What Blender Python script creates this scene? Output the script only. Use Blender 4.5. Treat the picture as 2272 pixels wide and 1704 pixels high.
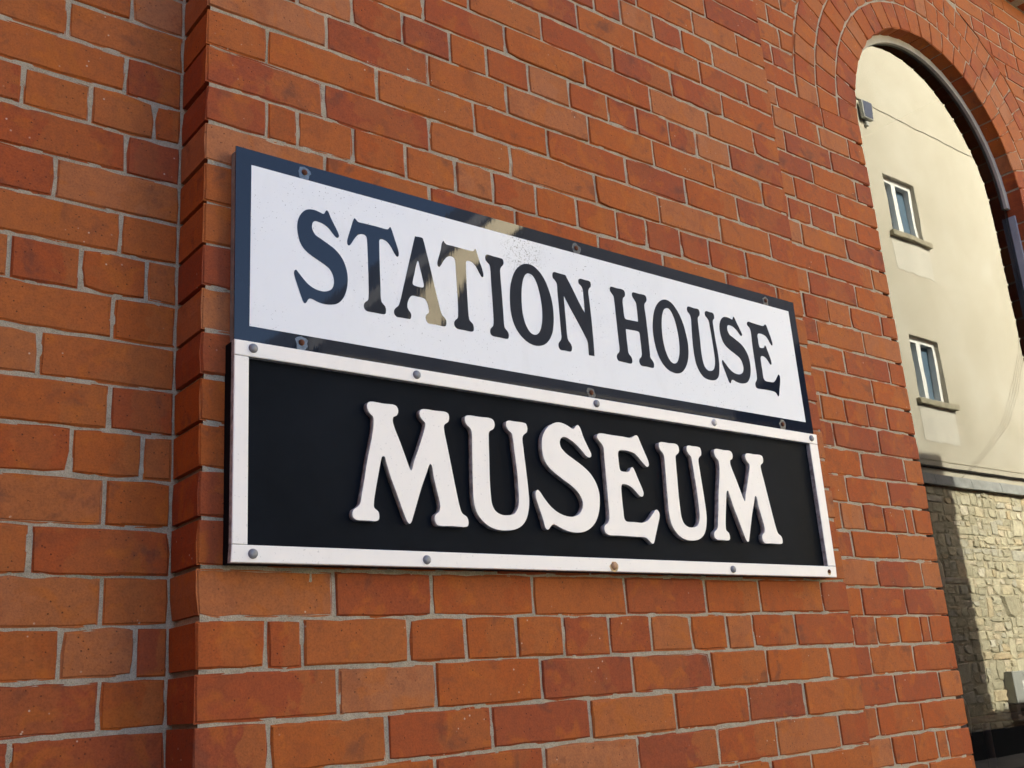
import bpy, bmesh, math, random
from math import sin, cos, pi, radians, hypot, atan2, sqrt
from mathutils import Vector, Matrix
for o in list(bpy.data.objects): bpy.data.objects.remove(o)
scene = bpy.context.scene
COL = scene.collection

# ------------------------------------------------------------------ camera, sky, sun, exposure
# unit = one brick course (0.079 m). x runs along the wall, y into the wall, z up; pier front is y = 0
UN = 0.079
GZ = -36.1                                   # ground level in courses
def M(x, y, z): return Vector((x*UN, y*UN, (z-GZ)*UN))

CAM_R = ((0.78445564,-0.61656315,-0.06692709), (0.12616338,0.26430702,-0.95615093), (0.60721673,0.74161424,0.28512482))
CAM_C = (-8.12466, -20.10004, -15.83226)
FPX = 2320.37
cd = bpy.data.cameras.new('camera'); cam = bpy.data.objects.new('camera', cd); COL.objects.link(cam)
r, d, f = [Vector(v) for v in CAM_R]
cam.matrix_world = Matrix.Translation(M(*CAM_C)) @ Matrix((( r.x,-d.x,-f.x),( r.y,-d.y,-f.y),( r.z,-d.z,-f.z))).to_4x4()
cd.sensor_fit = 'HORIZONTAL'; cd.sensor_width = 36; cd.lens = 36*FPX/2272; cd.clip_start = 0.02; cd.clip_end = 3000
scene.camera = cam
scene.render.resolution_x = 1024; scene.render.resolution_y = 768

SUN_EL, SUN_AZ = radians(32), radians(8)    # azimuth from +y towards +x: the sun stands behind the station building
w = bpy.data.worlds.new('World'); scene.world = w; w.use_nodes = True
nt = w.node_tree; bg = nt.nodes['Background']
sky = nt.nodes.new('ShaderNodeTexSky'); sky.sky_type = 'NISHITA'; sky.sun_disc = False
sky.sun_elevation = SUN_EL; sky.sun_rotation = SUN_AZ; sky.air_density = 0.7; sky.dust_density = 5.0; sky.ozone_density = 0.5
nt.links.new(sky.outputs[0], bg.inputs[0]); bg.inputs[1].default_value = 0.092
sd = bpy.data.lights.new('sun', 'SUN'); sd.energy = 4.6; sd.angle = radians(0.53); sd.color = (1.0, 0.93, 0.80)
so = bpy.data.objects.new('sun', sd); COL.objects.link(so)
sv = Vector((sin(SUN_AZ)*cos(SUN_EL), cos(SUN_AZ)*cos(SUN_EL), sin(SUN_EL)))
so.rotation_euler = (-sv).to_track_quat('-Z', 'Y').to_euler(); so.location = (0, 20, 30)
scene.view_settings.view_transform = 'Standard'; scene.view_settings.look = 'None'
scene.view_settings.gamma = 1.0; scene.view_settings.use_curve_mapping = False
scene.view_settings.exposure = 3.22

def project(x, y, z):
    v = Vector((x-CAM_C[0], y-CAM_C[1], z-CAM_C[2]))
    dz = v.dot(Vector(CAM_R[2]))
    if dz < 0.1: return None
    return (1136+FPX*v.dot(Vector(CAM_R[0]))/dz, 852+FPX*v.dot(Vector(CAM_R[1]))/dz)

# ------------------------------------------------------------------ materials
class NT:
    def __init__(s, name):
        s.m = bpy.data.materials.new(name); s.m.use_nodes = True; s.t = s.m.node_tree
        s.b = s.t.nodes['Principled BSDF']; s.out = s.t.nodes['Material Output']
    def n(s, typ, **k):
        nd = s.t.nodes.new(typ)
        for a, v in k.items(): setattr(nd, a, v)
        return nd
    def l(s, a, b): s.t.links.new(a, b)
    def pos(s, scale=(1,1,1)):
        g = s.n('ShaderNodeNewGeometry'); mp = s.n('ShaderNodeMapping'); mp.inputs['Scale'].default_value = scale
        s.l(g.outputs['Position'], mp.inputs[0]); return mp.outputs[0]
    def noise(s, vec, scale, detail=3, rough=.55, dist=0):
        nd = s.n('ShaderNodeTexNoise'); nd.inputs['Scale'].default_value = scale; nd.inputs['Detail'].default_value = detail
        nd.inputs['Roughness'].default_value = rough; nd.inputs['Distortion'].default_value = dist
        s.l(vec, nd.inputs['Vector']); return nd.outputs['Fac']
    def ramp(s, fac, stops):
        nd = s.n('ShaderNodeValToRGB'); e = nd.color_ramp.elements
        while len(e) < len(stops): e.new(.5)
        for i, (p, c) in enumerate(stops):
            e[i].position = p; e[i].color = tuple(c)+(1,) if len(c) == 3 else c
        s.l(fac, nd.inputs[0]); return nd.outputs[0]
    def step(s, fac, a, b):
        nd = s.n('ShaderNodeMapRange'); nd.interpolation_type = 'SMOOTHSTEP'
        nd.inputs[1].default_value = a; nd.inputs[2].default_value = b; s.l(fac, nd.inputs[0]); return nd.outputs[0]
    def mix(s, fac, a, b, mode='MIX'):
        nd = s.n('ShaderNodeMix', data_type='RGBA', blend_type=mode)
        for sock, v in ((nd.inputs[0], fac), (nd.inputs[6], a), (nd.inputs[7], b)):
            if isinstance(v, (int, float)): sock.default_value = v
            elif isinstance(v, tuple): sock.default_value = v+(1,) if len(v) == 3 else v
            else: s.l(v, sock)
        return nd.outputs[2]
    def math(s, op, a, b=0.0):
        nd = s.n('ShaderNodeMath', operation=op)
        for i, v in enumerate((a, b)):
            if isinstance(v, (int, float)): nd.inputs[i].default_value = v
            else: s.l(v, nd.inputs[i])
        return nd.outputs[0]
    def bump(s, h, strength, dist):
        nd = s.n('ShaderNodeBump'); nd.inputs['Strength'].default_value = strength; nd.inputs['Distance'].default_value = dist
        s.l(h, nd.inputs['Height']); s.l(nd.outputs[0], s.b.inputs['Normal'])
    def set(s, col=None, rough=None, spec=None, metal=None):
        for k, v in (('Base Color', col), ('Roughness', rough), ('Specular IOR Level', spec), ('Metallic', metal)):
            if v is None: continue
            if isinstance(v, tuple): s.b.inputs[k].default_value = v+(1,) if len(v) == 3 else v
            elif isinstance(v, (int, float)): s.b.inputs[k].default_value = v
            else: s.l(v, s.b.inputs[k])
        return s.m

def mat_brick():
    t = NT('brick'); p = t.pos()
    at = t.n('ShaderNodeAttribute', attribute_name='bk'); sp = t.n('ShaderNodeSeparateColor'); t.l(at.outputs['Color'], sp.inputs[0])
    r1, r2, uu = sp.outputs[0], sp.outputs[1], sp.outputs[2]
    off = t.n('ShaderNodeCombineXYZ'); t.l(t.math('MULTIPLY', r1, 37.0), off.inputs[0]); t.l(t.math('MULTIPLY', r2, 23.0), off.inputs[1]); t.l(t.math('MULTIPLY', r1, 11.0), off.inputs[2])
    va = t.n('ShaderNodeVectorMath', operation='ADD'); t.l(p, va.inputs[0]); t.l(off.outputs[0], va.inputs[1]); q = va.outputs[0]
    base = t.ramp(r1, [(0, (.225,.053,.021)), (.18, (.255,.058,.019)), (.42, (.282,.066,.0165)), (.64, (.306,.078,.0155)), (.82, (.305,.092,.026)), (1, (.312,.117,.048))])
    # kiln marks: a patch of another tint with a fairly clear edge on part of the brick
    n1 = t.noise(q, 26, 3, .5, .4); edge = t.math('ADD', uu, t.math('MULTIPLY', t.math('SUBTRACT', n1, .5), .9))
    band = t.step(t.math('ABSOLUTE', t.math('SUBTRACT', edge, r2)), .30, .22)
    base = t.mix(t.math('MULTIPLY', band, t.math('MULTIPLY', r2, .7)), base, (.295,.094,.025))
    # flashed purple-brown blotches and brighter orange clouds
    n2 = t.noise(q, 10, 4, .6, .5); base = t.mix(t.math('MULTIPLY', t.step(n2, .54, .68), .36), base, (.185,.050,.018))
    n6 = t.noise(q, 16, 3, .6, .35); base = t.mix(t.math('MULTIPLY', t.step(n6, .57, .74), .55), base, (.10,.040,.026))
    n7 = t.noise(q, 15, 3, .5, .8); base = t.mix(t.math('MULTIPLY', t.step(n7, .55, .66), .45), base, (.365,.104,.015))
    n3 = t.noise(p, 60, 4, .65); base = t.mix(t.step(n3, .35, .75), base, t.mix(1.0, base, (1.22,1.18,1.10), 'MULTIPLY'))
    n5 = t.noise(p, 300, 3, .7); base = t.mix(.55, base, t.mix(1.0, base, t.ramp(n5, [(.3,(.62,.60,.58)), (.5,(1,1,1)), (.72,(1.25,1.25,1.22))]), 'MULTIPLY'))
    # pits and pale grit
    v = t.n('ShaderNodeTexVoronoi'); v.inputs['Scale'].default_value = 95; t.l(p, v.inputs['Vector'])
    pit = t.math('MULTIPLY', t.step(v.outputs['Distance'], .17, .09), t.step(t.noise(p, 21, 2), .50, .58))
    base = t.mix(t.math('MULTIPLY', pit, .65), base, (.035,.018,.012))
    v2 = t.n('ShaderNodeTexVoronoi'); v2.inputs['Scale'].default_value = 52; t.l(p, v2.inputs['Vector'])
    grit = t.math('MULTIPLY', t.step(v2.outputs['Distance'], .11, .06), t.step(t.noise(p, 9, 2), .56, .62))
    base = t.mix(t.math('MULTIPLY', grit, .7), base, (.55,.43,.32))
    base = t.mix(t.step(uu, -.3, -.6), base, (.028,.020,.014))
    h = t.math('ADD', t.math('MULTIPLY', t.noise(p, 420, 3, .7), .5), t.math('ADD', t.math('MULTIPLY', n3, .8), t.math('MULTIPLY', pit, -1.5)))
    t.bump(h, .5, .0016)
    return t.set(base, t.ramp(n3, [(.3, (.70,)*3), (.7, (.88,)*3)]), .16)

def mat_mortar():
    t = NT('mortar'); p = t.pos()
    n = t.noise(p, 45, 4, .65); c = t.ramp(n, [(.25, (.18,.15,.095)), (.48, (.33,.28,.195)), (.75, (.46,.40,.29))])
    dirt = t.step(t.noise(p, 11, 3), .55, .75); c = t.mix(t.math('MULTIPLY', dirt, .5), c, (.12,.11,.075))
    g = t.n('ShaderNodeNewGeometry'); sx = t.n('ShaderNodeSeparateXYZ'); t.l(g.outputs['Position'], sx.inputs[0])
    drip = t.math('MULTIPLY', t.step(t.math('ABSOLUTE', t.math('SUBTRACT', sx.outputs[2], (-13.0-GZ)*UN)), .030, .008), t.step(t.noise(p, 9, 3), .35, .6))   # green growth where the sign drips
    c = t.mix(t.math('MULTIPLY', drip, .7), c, (.11,.105,.03))
    moss = t.step(t.noise(p, 3.1, 4, .7), .60, .72); c = t.mix(t.math('MULTIPLY', moss, .55), c, (.10,.10,.035))
    n2 = t.noise(p, 500, 3, .7); c = t.mix(.5, c, t.ramp(n2, [(.3,(.15,.122,.08)), (.6,(.49,.425,.32))]))
    t.bump(t.math('ADD', n2, t.math('MULTIPLY', n, 2.0)), .8, .002)
    return t.set(c, .9, .2)

def mat_farbrick():
    t = NT('far_brick'); g = t.n('ShaderNodeNewGeometry'); sx = t.n('ShaderNodeSeparateXYZ'); t.l(g.outputs['Position'], sx.inputs[0])
    cb = t.n('ShaderNodeCombineXYZ'); t.l(t.math('ADD', sx.outputs[0], sx.outputs[1]), cb.inputs[0]); t.l(sx.outputs[2], cb.inputs[1])
    bk = t.n('ShaderNodeTexBrick'); bk.inputs['Scale'].default_value = 1; bk.inputs['Brick Width'].default_value = .237; bk.inputs['Row Height'].default_value = .079
    bk.inputs['Mortar Size'].default_value = .005; bk.inputs['Color1'].default_value = (.29,.076,.022,1); bk.inputs['Color2'].default_value = (.22,.06,.026,1); bk.inputs['Mortar'].default_value = (.3,.26,.2,1)
    t.l(cb.outputs[0], bk.inputs['Vector'])
    return t.set(bk.outputs['Color'], .8, .3)

def mat_plain(name, col, rough=.6, spec=.4, metal=0, var=.15, scale=12, fine=0.0):
    t = NT(name); p = t.pos(); n = t.noise(p, scale, 4, .6)
    lo = tuple(c*(1-var) for c in col); hi = tuple(min(1, c*(1+var)) for c in col)
    c = t.ramp(n, [(.3, lo), (.7, hi)])
    if fine: t.bump(t.noise(p, 250, 3, .7), fine, .001)
    return t.set(c, rough, spec, metal)

def mat_enamel(name, col, rough, dirty=0.0, spec=.5):
    t = NT(name); p = t.pos(); c = t.mix(.0, col, col)
    if dirty:
        big = t.noise(p, 5, 2)
        v = t.noise(p, 190, 2, .8); m = t.math('MULTIPLY', t.step(v, .665, .70), t.step(big, .44, .58))
        c = t.mix(t.math('MULTIPLY', m, dirty), c, (.10,.095,.08))
        dn = t.n('ShaderNodeVectorMath', operation='DISTANCE'); t.l(p, dn.inputs[0]); dn.inputs[1].default_value = tuple(M(8.75, -.33, -4.45))   # lichen patch under the top border
        pm = t.math('MULTIPLY', t.step(dn.outputs['Value'], .075, .02), t.step(t.noise(p, 260, 3, .75), .55, .62)); c = t.mix(t.math('MULTIPLY', pm, .8), c, (.16,.15,.10))
        sm = t.step(t.noise(t.pos((1,1,.35)), 16, 4, .65), .5, .8); c = t.mix(t.math('MULTIPLY', sm, .10), c, (.45,.42,.36))
    st = t.noise(t.pos((1,1,.05)), 180, 2); t.bump(t.math('ADD', t.math('MULTIPLY', st, .05), t.noise(p, 3.2, 1)), .10, .004)
    return t.set(c, rough, spec)

def mat_glass():
    t = NT('window_glass'); t.t.nodes.remove(t.b)
    fr = t.n('ShaderNodeFresnel'); fr.inputs['IOR'].default_value = 1.42
    gl = t.n('ShaderNodeBsdfGlossy'); gl.inputs['Roughness'].default_value = 0.0; gl.inputs['Color'].default_value = (.88,.91,.89,1)
    tr = t.n('ShaderNodeBsdfTransparent'); tr.inputs['Color'].default_value = (.28,.31,.30,1)
    bp = t.n('ShaderNodeBump'); bp.inputs['Strength'].default_value = .05; bp.inputs['Distance'].default_value = .002
    t.l(t.noise(t.pos(), 5, 1), bp.inputs['Height']); t.l(bp.outputs[0], gl.inputs['Normal'])
    mx = t.n('ShaderNodeMixShader'); t.l(fr.outputs[0], mx.inputs[0]); t.l(tr.outputs[0], mx.inputs[1]); t.l(gl.outputs[0], mx.inputs[2])
    t.l(mx.outputs[0], t.out.inputs['Surface']); return t.m

def mat_render():
    t = NT('cream_render'); p = t.pos()
    n = t.noise(p, .9, 5, .6, .3); c = t.ramp(n, [(.3, (.425,.395,.31)), (.5, (.465,.435,.35)), (.72, (.505,.48,.40))])
    st = t.step(t.noise(t.pos((1,1,.12)), 3.0, 4, .65), .55, .8); c = t.mix(t.math('MULTIPLY', st, .18), c, (.36,.33,.25))
    sp = t.step(t.noise(p, 14, 3), .68, .75); c = t.mix(t.math('MULTIPLY', sp, .25), c, (.42,.38,.28))
    t.bump(t.noise(p, 60, 4, .7), .25, .003)
    return t.set(c, .9, .2)

def mat_stone():
    t = NT('rubble_stone'); p = t.pos()
    at = t.n('ShaderNodeAttribute', attribute_name='bk'); sp = t.n('ShaderNodeSeparateColor'); t.l(at.outputs['Color'], sp.inputs[0])
    c = t.ramp(sp.outputs[0], [(0, (.42,.385,.27)), (.25, (.53,.49,.35)), (.5, (.50,.48,.39)), (.75, (.60,.55,.39)), (.92,(.58,.47,.30)), (1, (.74,.70,.57))])
    n = t.noise(p, 14, 5, .65); c = t.mix(1.0, c, t.ramp(n, [(.25,(.62,.61,.6)), (.5,(1,1,1)), (.75,(1.2,1.2,1.18))]), 'MULTIPLY')
    t.bump(n, .7, .02)
    return t.set(c, .9, .2)

B = dict(
    brick=mat_brick(), mortar=mat_mortar(), farbrick=mat_farbrick(),
    navy=mat_enamel('navy_enamel', (.004,.0088,.019), .03, 0.0, .36), white_enamel=mat_enamel('white_enamel', (.765,.775,.765), .22, .75, .25),
    panel=mat_plain('black_panel', (.0060,.0078,.0108), .55, .03, 0, .25, 6, .05), white_paint=mat_enamel('white_paint', (.825,.785,.71), .5, .28),
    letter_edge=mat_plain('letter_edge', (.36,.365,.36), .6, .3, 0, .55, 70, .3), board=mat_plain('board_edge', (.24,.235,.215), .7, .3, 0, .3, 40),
    black_edge=mat_plain('black_edge', (.010,.009,.014), .5, .3), bolt=mat_plain('bolt_cap', (.20,.205,.215), .5, .4, .3, .2, 60),
    bolt_pale=mat_plain('pale_bolt', (.52,.50,.46), .55, .4, 0, .25, 90), rust=mat_plain('rust', (.10,.036,.016), .85, .2, 0, .5, 200),
    rust_bolt=mat_plain('rusty_bolt', (.42,.25,.13), .7, .3, 0, .4, 150), stain=mat_plain('rust_stain', (.52,.36,.17), .6, .3, 0, .4, 120),
    chip=mat_plain('chipped_enamel', (.085,.12,.16), .3, .5, 0, .5, 160), chip_dark=mat_plain('dull_enamel', (.05,.055,.06), .5, .4, 0, .5, 160),
    glass=mat_glass(), frame=mat_plain('grey_frame', (.42,.395,.34), .6, .2, 0, .12, 20), jamb=mat_plain('jamb_frame', (.29,.31,.335), .4, .5, 0, .12, 20),
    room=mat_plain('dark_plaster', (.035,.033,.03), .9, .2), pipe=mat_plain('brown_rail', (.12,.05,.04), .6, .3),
    render=mat_render(), stone=mat_stone(), stone_mortar=mat_plain('lime_mortar', (.45,.41,.29), .95, .15, 0, .35, 9, .6),
    coping=mat_plain('slate_coping', (.31,.32,.305), .75, .3, 0, .2, 7, .3), sill=mat_plain('concrete_sill', (.30,.275,.20), .85, .2, 0, .2, 9, .3),
    upvc=mat_plain('white_upvc', (.80,.80,.76), .3, .5, 0, .03), pane=mat_enamel('house_glass', (.11,.17,.23), .02),
    pale=mat_plain('pale_render', (.52,.50,.43), .9, .2, 0, .06, 3, .3), shade_plinth=mat_plain('shade_plinth_black', (.022,.023,.024), .8, .2, 0, .3, 6, .4), slatehang=mat_plain('slate_hanging', (.028,.029,.032), .7, .2, 0, .3, 5, .4), verge=mat_plain('cream_verge', (.62,.56,.40), .7, .3, 0, .1, 4), dark=mat_plain('dark_gap', (.02,.018,.015), .9, .1), slate=mat_plain('roof_slate', (.07,.075,.085), .6, .4, 0, .3, 6),
    meter=mat_plain('grey_box', (.38,.39,.36), .5, .4, 0, .08), meter_low=mat_plain('brown_panel', (.24,.20,.165), .7, .3, 0, .3, 14),
    yellow=mat_plain('yellow_print', (.75,.48,.04), .5, .4, 0, .03), paper=mat_plain('white_label', (.78,.77,.72), .5, .4, 0, .03),
    blackprint=mat_plain('black_print', (.02,.02,.02), .5, .3), cable=mat_plain('grey_cable', (.26,.24,.19), .6, .3),
    lampglass=mat_enamel('lamp_glass', (.10,.11,.15), .05), asphalt=mat_plain('asphalt', (.055,.054,.052), .9, .25, 0, .25, 3, .5),
    paving=mat_plain('paving', (.22,.21,.19), .9, .2, 0, .2, 2, .4), kerb=mat_plain('kerb_stone', (.28,.27,.25), .85, .2, 0, .15, 5, .3))

# ------------------------------------------------------------------ helpers
def link(name, verts, faces, mat, parent=None, origin=None, col=None, smooth=False):
    o0 = Vector(origin) if origin is not None else Vector((0,0,0))
    me = bpy.data.meshes.new(name); me.from_pydata([tuple(Vector(v)-o0) for v in verts], [], faces)
    if col is not None:
        a = me.attributes.new('bk', 'FLOAT_COLOR', 'POINT')
        for i, c in enumerate(col): a.data[i].color = (c[0], c[1], c[2], 1)
    if mat is not None: me.materials.append(mat)
    if smooth:
        for p in me.polygons: p.use_smooth = True
    ob = bpy.data.objects.new(name, me); COL.objects.link(ob)
    if parent is not None:
        ob.parent = parent; ob.location = o0 - pw(parent)
    else: ob.location = o0
    return ob
def pw(o):
    v = Vector(o.location)
    while o.parent is not None: o = o.parent; v += Vector(o.location)
    return v
def empty(name, loc, label=None, cat=None, group=None, parent=None):
    o = bpy.data.objects.new(name, None); COL.objects.link(o)
    if parent is not None: o.parent = parent; o.location = Vector(loc)-pw(parent)
    else: o.location = loc
    tag(o, label, cat, group); return o
def tag(o, label=None, cat=None, group=None, kind=None):
    for k, v in (('label', label), ('category', cat), ('group', group), ('kind', kind)):
        if v: o[k] = v
    return o
def box_vf(x0, x1, y0, y1, z0, z1):
    v = [M(x, y, z) for x in (x0, x1) for y in (y0, y1) for z in (z0, z1)]
    return v, [(0,1,3,2), (4,6,7,5), (0,4,5,1), (2,3,7,6), (0,2,6,4), (1,5,7,3)]
def box(name, x0, x1, y0, y1, z0, z1, mat, parent=None, bevel=0):
    v, f = box_vf(x0, x1, y0, y1, z0, z1); c = M((x0+x1)/2, (y0+y1)/2, (z0+z1)/2)
    o = link(name, v, f, mat, parent, c)
    if bevel:
        bm = bmesh.new(); bm.from_mesh(o.data); bmesh.ops.recalc_face_normals(bm, faces=bm.faces)
        bmesh.ops.bevel(bm, geom=list(bm.edges), offset=bevel*UN, segments=2, affect='EDGES', profile=.6); bm.to_mesh(o.data); bm.free()
    return o
def boxes(name, lst, mat, parent=None):
    V, F = [], []
    for b in lst:
        v, f = box_vf(*b); n = len(V); V += v; F += [tuple(i+n for i in q) for q in f]
    return link(name, V, F, mat, parent, V[0])
def tube(name, pts, rad, mat, parent=None, seg=6):
    V, F = [], []; P = [Vector(p) for p in pts]
    for i, p in enumerate(P):
        t = (P[min(i+1, len(P)-1)]-P[max(i-1, 0)]).normalized(); a = t.orthogonal().normalized(); b = t.cross(a)
        V += [p+(a*cos(2*pi*k/seg)+b*sin(2*pi*k/seg))*rad for k in range(seg)]
    for i in range(len(P)-1):
        F += [(i*seg+k, i*seg+(k+1) % seg, (i+1)*seg+(k+1) % seg, (i+1)*seg+k) for k in range(seg)]
    F += [tuple(range(seg))[::-1], tuple(range((len(P)-1)*seg, len(P)*seg))]
    return link(name, V, F, mat, parent, P[0], smooth=True)
def dome(name, x, y, z, rad, h, mat, parent):
    V, F, n, rings = [], [], 14, 4
    for i in range(rings):
        a = i/rings*pi/2
        V += [M(x+rad*cos(a)*cos(2*pi*k/n), y-h*sin(a)-(.012 if i else 0), z+rad*cos(a)*sin(2*pi*k/n)) for k in range(n)]
    V.append(M(x, y-h-.012, z)); t = len(V)-1
    for i in range(rings-1):
        F += [(i*n+k, i*n+(k+1) % n, (i+1)*n+(k+1) % n, (i+1)*n+k) for k in range(n)]
    F += [((rings-1)*n+k, (rings-1)*n+(k+1) % n, t) for k in range(n)]
    return link(name, V, F, mat, parent, M(x, y, z), smooth=True)
def blot(name, x, y, z, rx, rz, mat, parent, seed, drip=0.0):
    rr = random.Random(seed); n = 16; V = []
    for k in range(n):
        a = 2*pi*k/n; q = rr.uniform(.8, 1.15); zz = rz*q*sin(a)
        if sin(a) < -.3: zz -= drip*(-sin(a)-.3)
        V.append(M(x+rx*q*cos(a)*(1 if sin(a) > -.3 else 1-.35*drip), y, z+zz))
    return link(name, V, [tuple(range(n))[::-1]], mat, parent, M(x, y, z))

def prism(name, quad, y0, y1, mat, parent):
    V = [M(x, y0, z) for x, z in quad]+[M(x, y1, z) for x, z in quad]; n = len(quad)
    F = [tuple(range(n))]+[tuple(range(n, 2*n))[::-1]]+[(i, n+i, n+(i+1) % n, (i+1) % n) for i in range(n)]
    return link(name, V, F, mat, parent, V[0])

# ------------------------------------------------------------------ brick geometry
rng = random.Random(7)
def densify(poly, step):
    out = []
    n = len(poly)
    for i in range(n):
        a, b = poly[i], poly[(i+1) % n]; L = hypot(b[0]-a[0], b[1]-a[1]); k = max(1, int(round(L/step)))
        for j in range(k): out.append((a[0]+(b[0]-a[0])*j/k, a[1]+(b[1]-a[1])*j/k, j == 0))
    return out
def brick_geo(poly, y0, depth, rr, step=.45, jit=.006, chip=.055):
    """one brick: uneven outline, worn arris, body running back into the wall. poly is counter-clockwise in x, z"""
    cx = sum(p[0] for p in poly)/len(poly); cz = sum(p[1] for p in poly)/len(poly)
    P = densify(poly, step); n = len(P); out, inn = [], []
    bev = rr.uniform(.022, .04)
    for i in range(n):
        a, p, b = P[i-1], P[i], P[(i+1) % n]
        tx, tz = b[0]-a[0], b[1]-a[1]; L = hypot(tx, tz) or 1; nx, nz = -tz/L, tx/L
        k = rr.gauss(0, jit)+.004
        if p[2]: k += rr.uniform(.006, .028)+(rr.uniform(.04, chip) if rr.random() < .07 else 0)
        elif rr.random() < .07: k += rr.uniform(.01, .03)
        q = bev*rr.uniform(.7, 1.4)
        out.append((p[0]+nx*k, p[1]+nz*k)); inn.append((p[0]+nx*(k+q), p[1]+nz*(k+q)))
    yo = y0+rr.gauss(0, .010); sx, sz = rr.gauss(0, .004), rr.gauss(0, .008)
    W = max(p[0] for p in poly)-min(p[0] for p in poly); x0 = min(p[0] for p in poly)
    yy = lambda x, z: yo+sx*(x-cx)+sz*(z-cz)
    V = [(x, yy(x, z), z) for x, z in inn]+[(x, yy(x, z)+bev, z) for x, z in out]+[(x, y0+depth, z) for x, z in out]
    F = [tuple(range(n))]
    for k in range(n):
        j = (k+1) % n; F.append((k, n+k, n+j, j)); F.append((n+k, 2*n+k, 2*n+j, n+j))
    r1, r2 = rr.random(), rr.random()
    C = [(r1, r2, (x-x0)/max(W, .1)) for x, y, z in V]
    # crack ring: gap dirt and shade painted near-black around the brick, widest below
    for i, (x, z) in enumerate(out):
        a, b = P[i-1], P[(i+1) % n]; tx, tz = b[0]-a[0], b[1]-a[1]; L = hypot(tx, tz) or 1; nx, nz = tz/L, -tx/L
        g = max(0, rr.gauss(.016, .012)+(.008 if nz < -.5 else 0))
        V.append((x-nx*.01, y0+.034, z-nz*.01)); V.append((x+nx*g, y0+.034+rr.uniform(-.006, .008), z+nz*g)); C += [(r1, r2, -1.0)]*2
    for k in range(n): j = (k+1) % n; F.append((3*n+2*k, 3*n+2*k+1, 3*n+2*j+1, 3*n+2*j))
    return [M(*v) for v in V], F, C, (cx, cz)

MUSEUM = empty('station_building', M(0, 1.44, GZ), 'red brick station building with shallow pier, arched window and grey mortar joints', 'building')
JT = .088                                    # mortar joint
bricks = []                                  # (area in picture, poly, y0, depth, owner, name, visible)
def visible(poly, y0):
    pts = [project(x, y0, z) for x, z in poly]
    if any(p is None for p in pts): return 0
    A = abs(sum(pts[i][0]*pts[(i+1) % len(pts)][1]-pts[(i+1) % len(pts)][0]*pts[i][1] for i in range(len(pts))))/2
    cx = sum(p[0] for p in pts)/len(pts); cy = sum(p[1] for p in pts)/len(pts)
    ins = [min(max(p[0], 0), 2272) == p[0] and min(max(p[1], 0), 1704) == p[1] for p in pts]
    return A if any(ins) or (0 < cx < 2272 and 0 < cy < 1704) else 0
def add(poly, y0, depth, owner, name='brick'):
    a = visible(poly, y0)
    if owner == 'pier':
        xs = [p[0] for p in poly]; zs = [p[1] for p in poly]
        if min(xs) > .5 and max(xs) < 20.4 and min(zs) > -13 and max(zs) < -3.9: a = 0
    elif a:
        xs = [p[0] for p in poly]
        if 0 < sum(xs)/len(xs) < 21.6: a = 0
    bricks.append([a, poly, y0, depth, owner, name])
def rect(x0, x1, z0, z1):
    h = JT/2*.95
    return [(x0+h, z0+h), (x1-h, z0+h), (x1-h, z1-h), (x0+h, z1-h)]
def generic(k, x0, x1, rr):
    t = k % 4; out = []
    s, off = (1.5, .0) if t == 1 else ((3.0, .05) if t in (0, 2) else (3.0, 1.5))
    x = math.floor((x0-off)/s)*s+off
    while x < x1:
        if x > x0: out.append(x+rr.uniform(-.07, .07))
        x += s
    return out

# vertical joints of every course read from the wall itself, in courses from the pier's left arris
PIER = {7:[1.5,4.5,7.6,10.4,13.5,16.1,18.51], 6:[3.0,6.1,8.95,12.0,14.9,17.72,20.1],
 5:[1.49,2.28,3.85,5.4,6.95,8.24,9.75,11.3,12.85,14.05,15.57,17.0,18.58], 4:[3.0,6.1,8.9,12.02,14.6,17.75,20.32],
 3:[1.5,4.5,7.71,10.44,13.45,16.16,18.74], 2:[3.05,6.13,8.97,12.1,15.0,17.79,20.26],
 1:[1.5,2.3,3.86,5.41,6.96,8.24,9.77,11.36,12.97,14.25,15.74,17.05,18.76], 0:[3.11,6.19,8.88,12.03,14.85,17.75,20.3],
 -1:[1.49,4.54,7.66,10.3,13.49,16.2,18.78], -2:[3.0,6.12,8.85,12.1,14.8,17.71,20.34],
 -3:[1.49,2.28,3.8,5.34,6.9,8.15,9.69,11.23,12.82,14.11,15.64,16.99,18.85], -4:[3.01,6.03,8.87,11.98,14.71,17.69,20.3],
 -14:[3.04,5.55,8.55,11.7,14.85,17.23,20.28], -15:[1.47,2.28,4.88,6.44,7.95,9.45,11.0,12.52,14.1,15.59,16.74,18.74],
 -16:[3.09,5.55,8.62,11.7,14.75,17.17,20.21], -17:[1.52,4.24,7.05,10.1,13.15,16.13,18.72], -18:[3.0,5.44,8.53,11.64,14.67,17.19,20.18],
 -19:[1.5,2.3,3.8,5.3,6.8,8.3,9.8,11.3,12.8,14.2,15.42,16.78,18.61]}
LEFT = {0:[-1.28], -1:[-2.68], -2:[-1.34], -3:[-3.52,-2.09,-.64], -4:[-1.26], -5:[-2.74], -6:[-1.31], -7:[-3.53,-2.11,-.69], -8:[-1.39],
 -9:[-2.83], -10:[-1.39], -11:[-3.53,-2.11,-.66], -12:[-1.4], -13:[-2.78], -14:[-1.37], -15:[-3.55,-2.12,-.66], -16:[-1.33], -17:[-2.89]}
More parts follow.
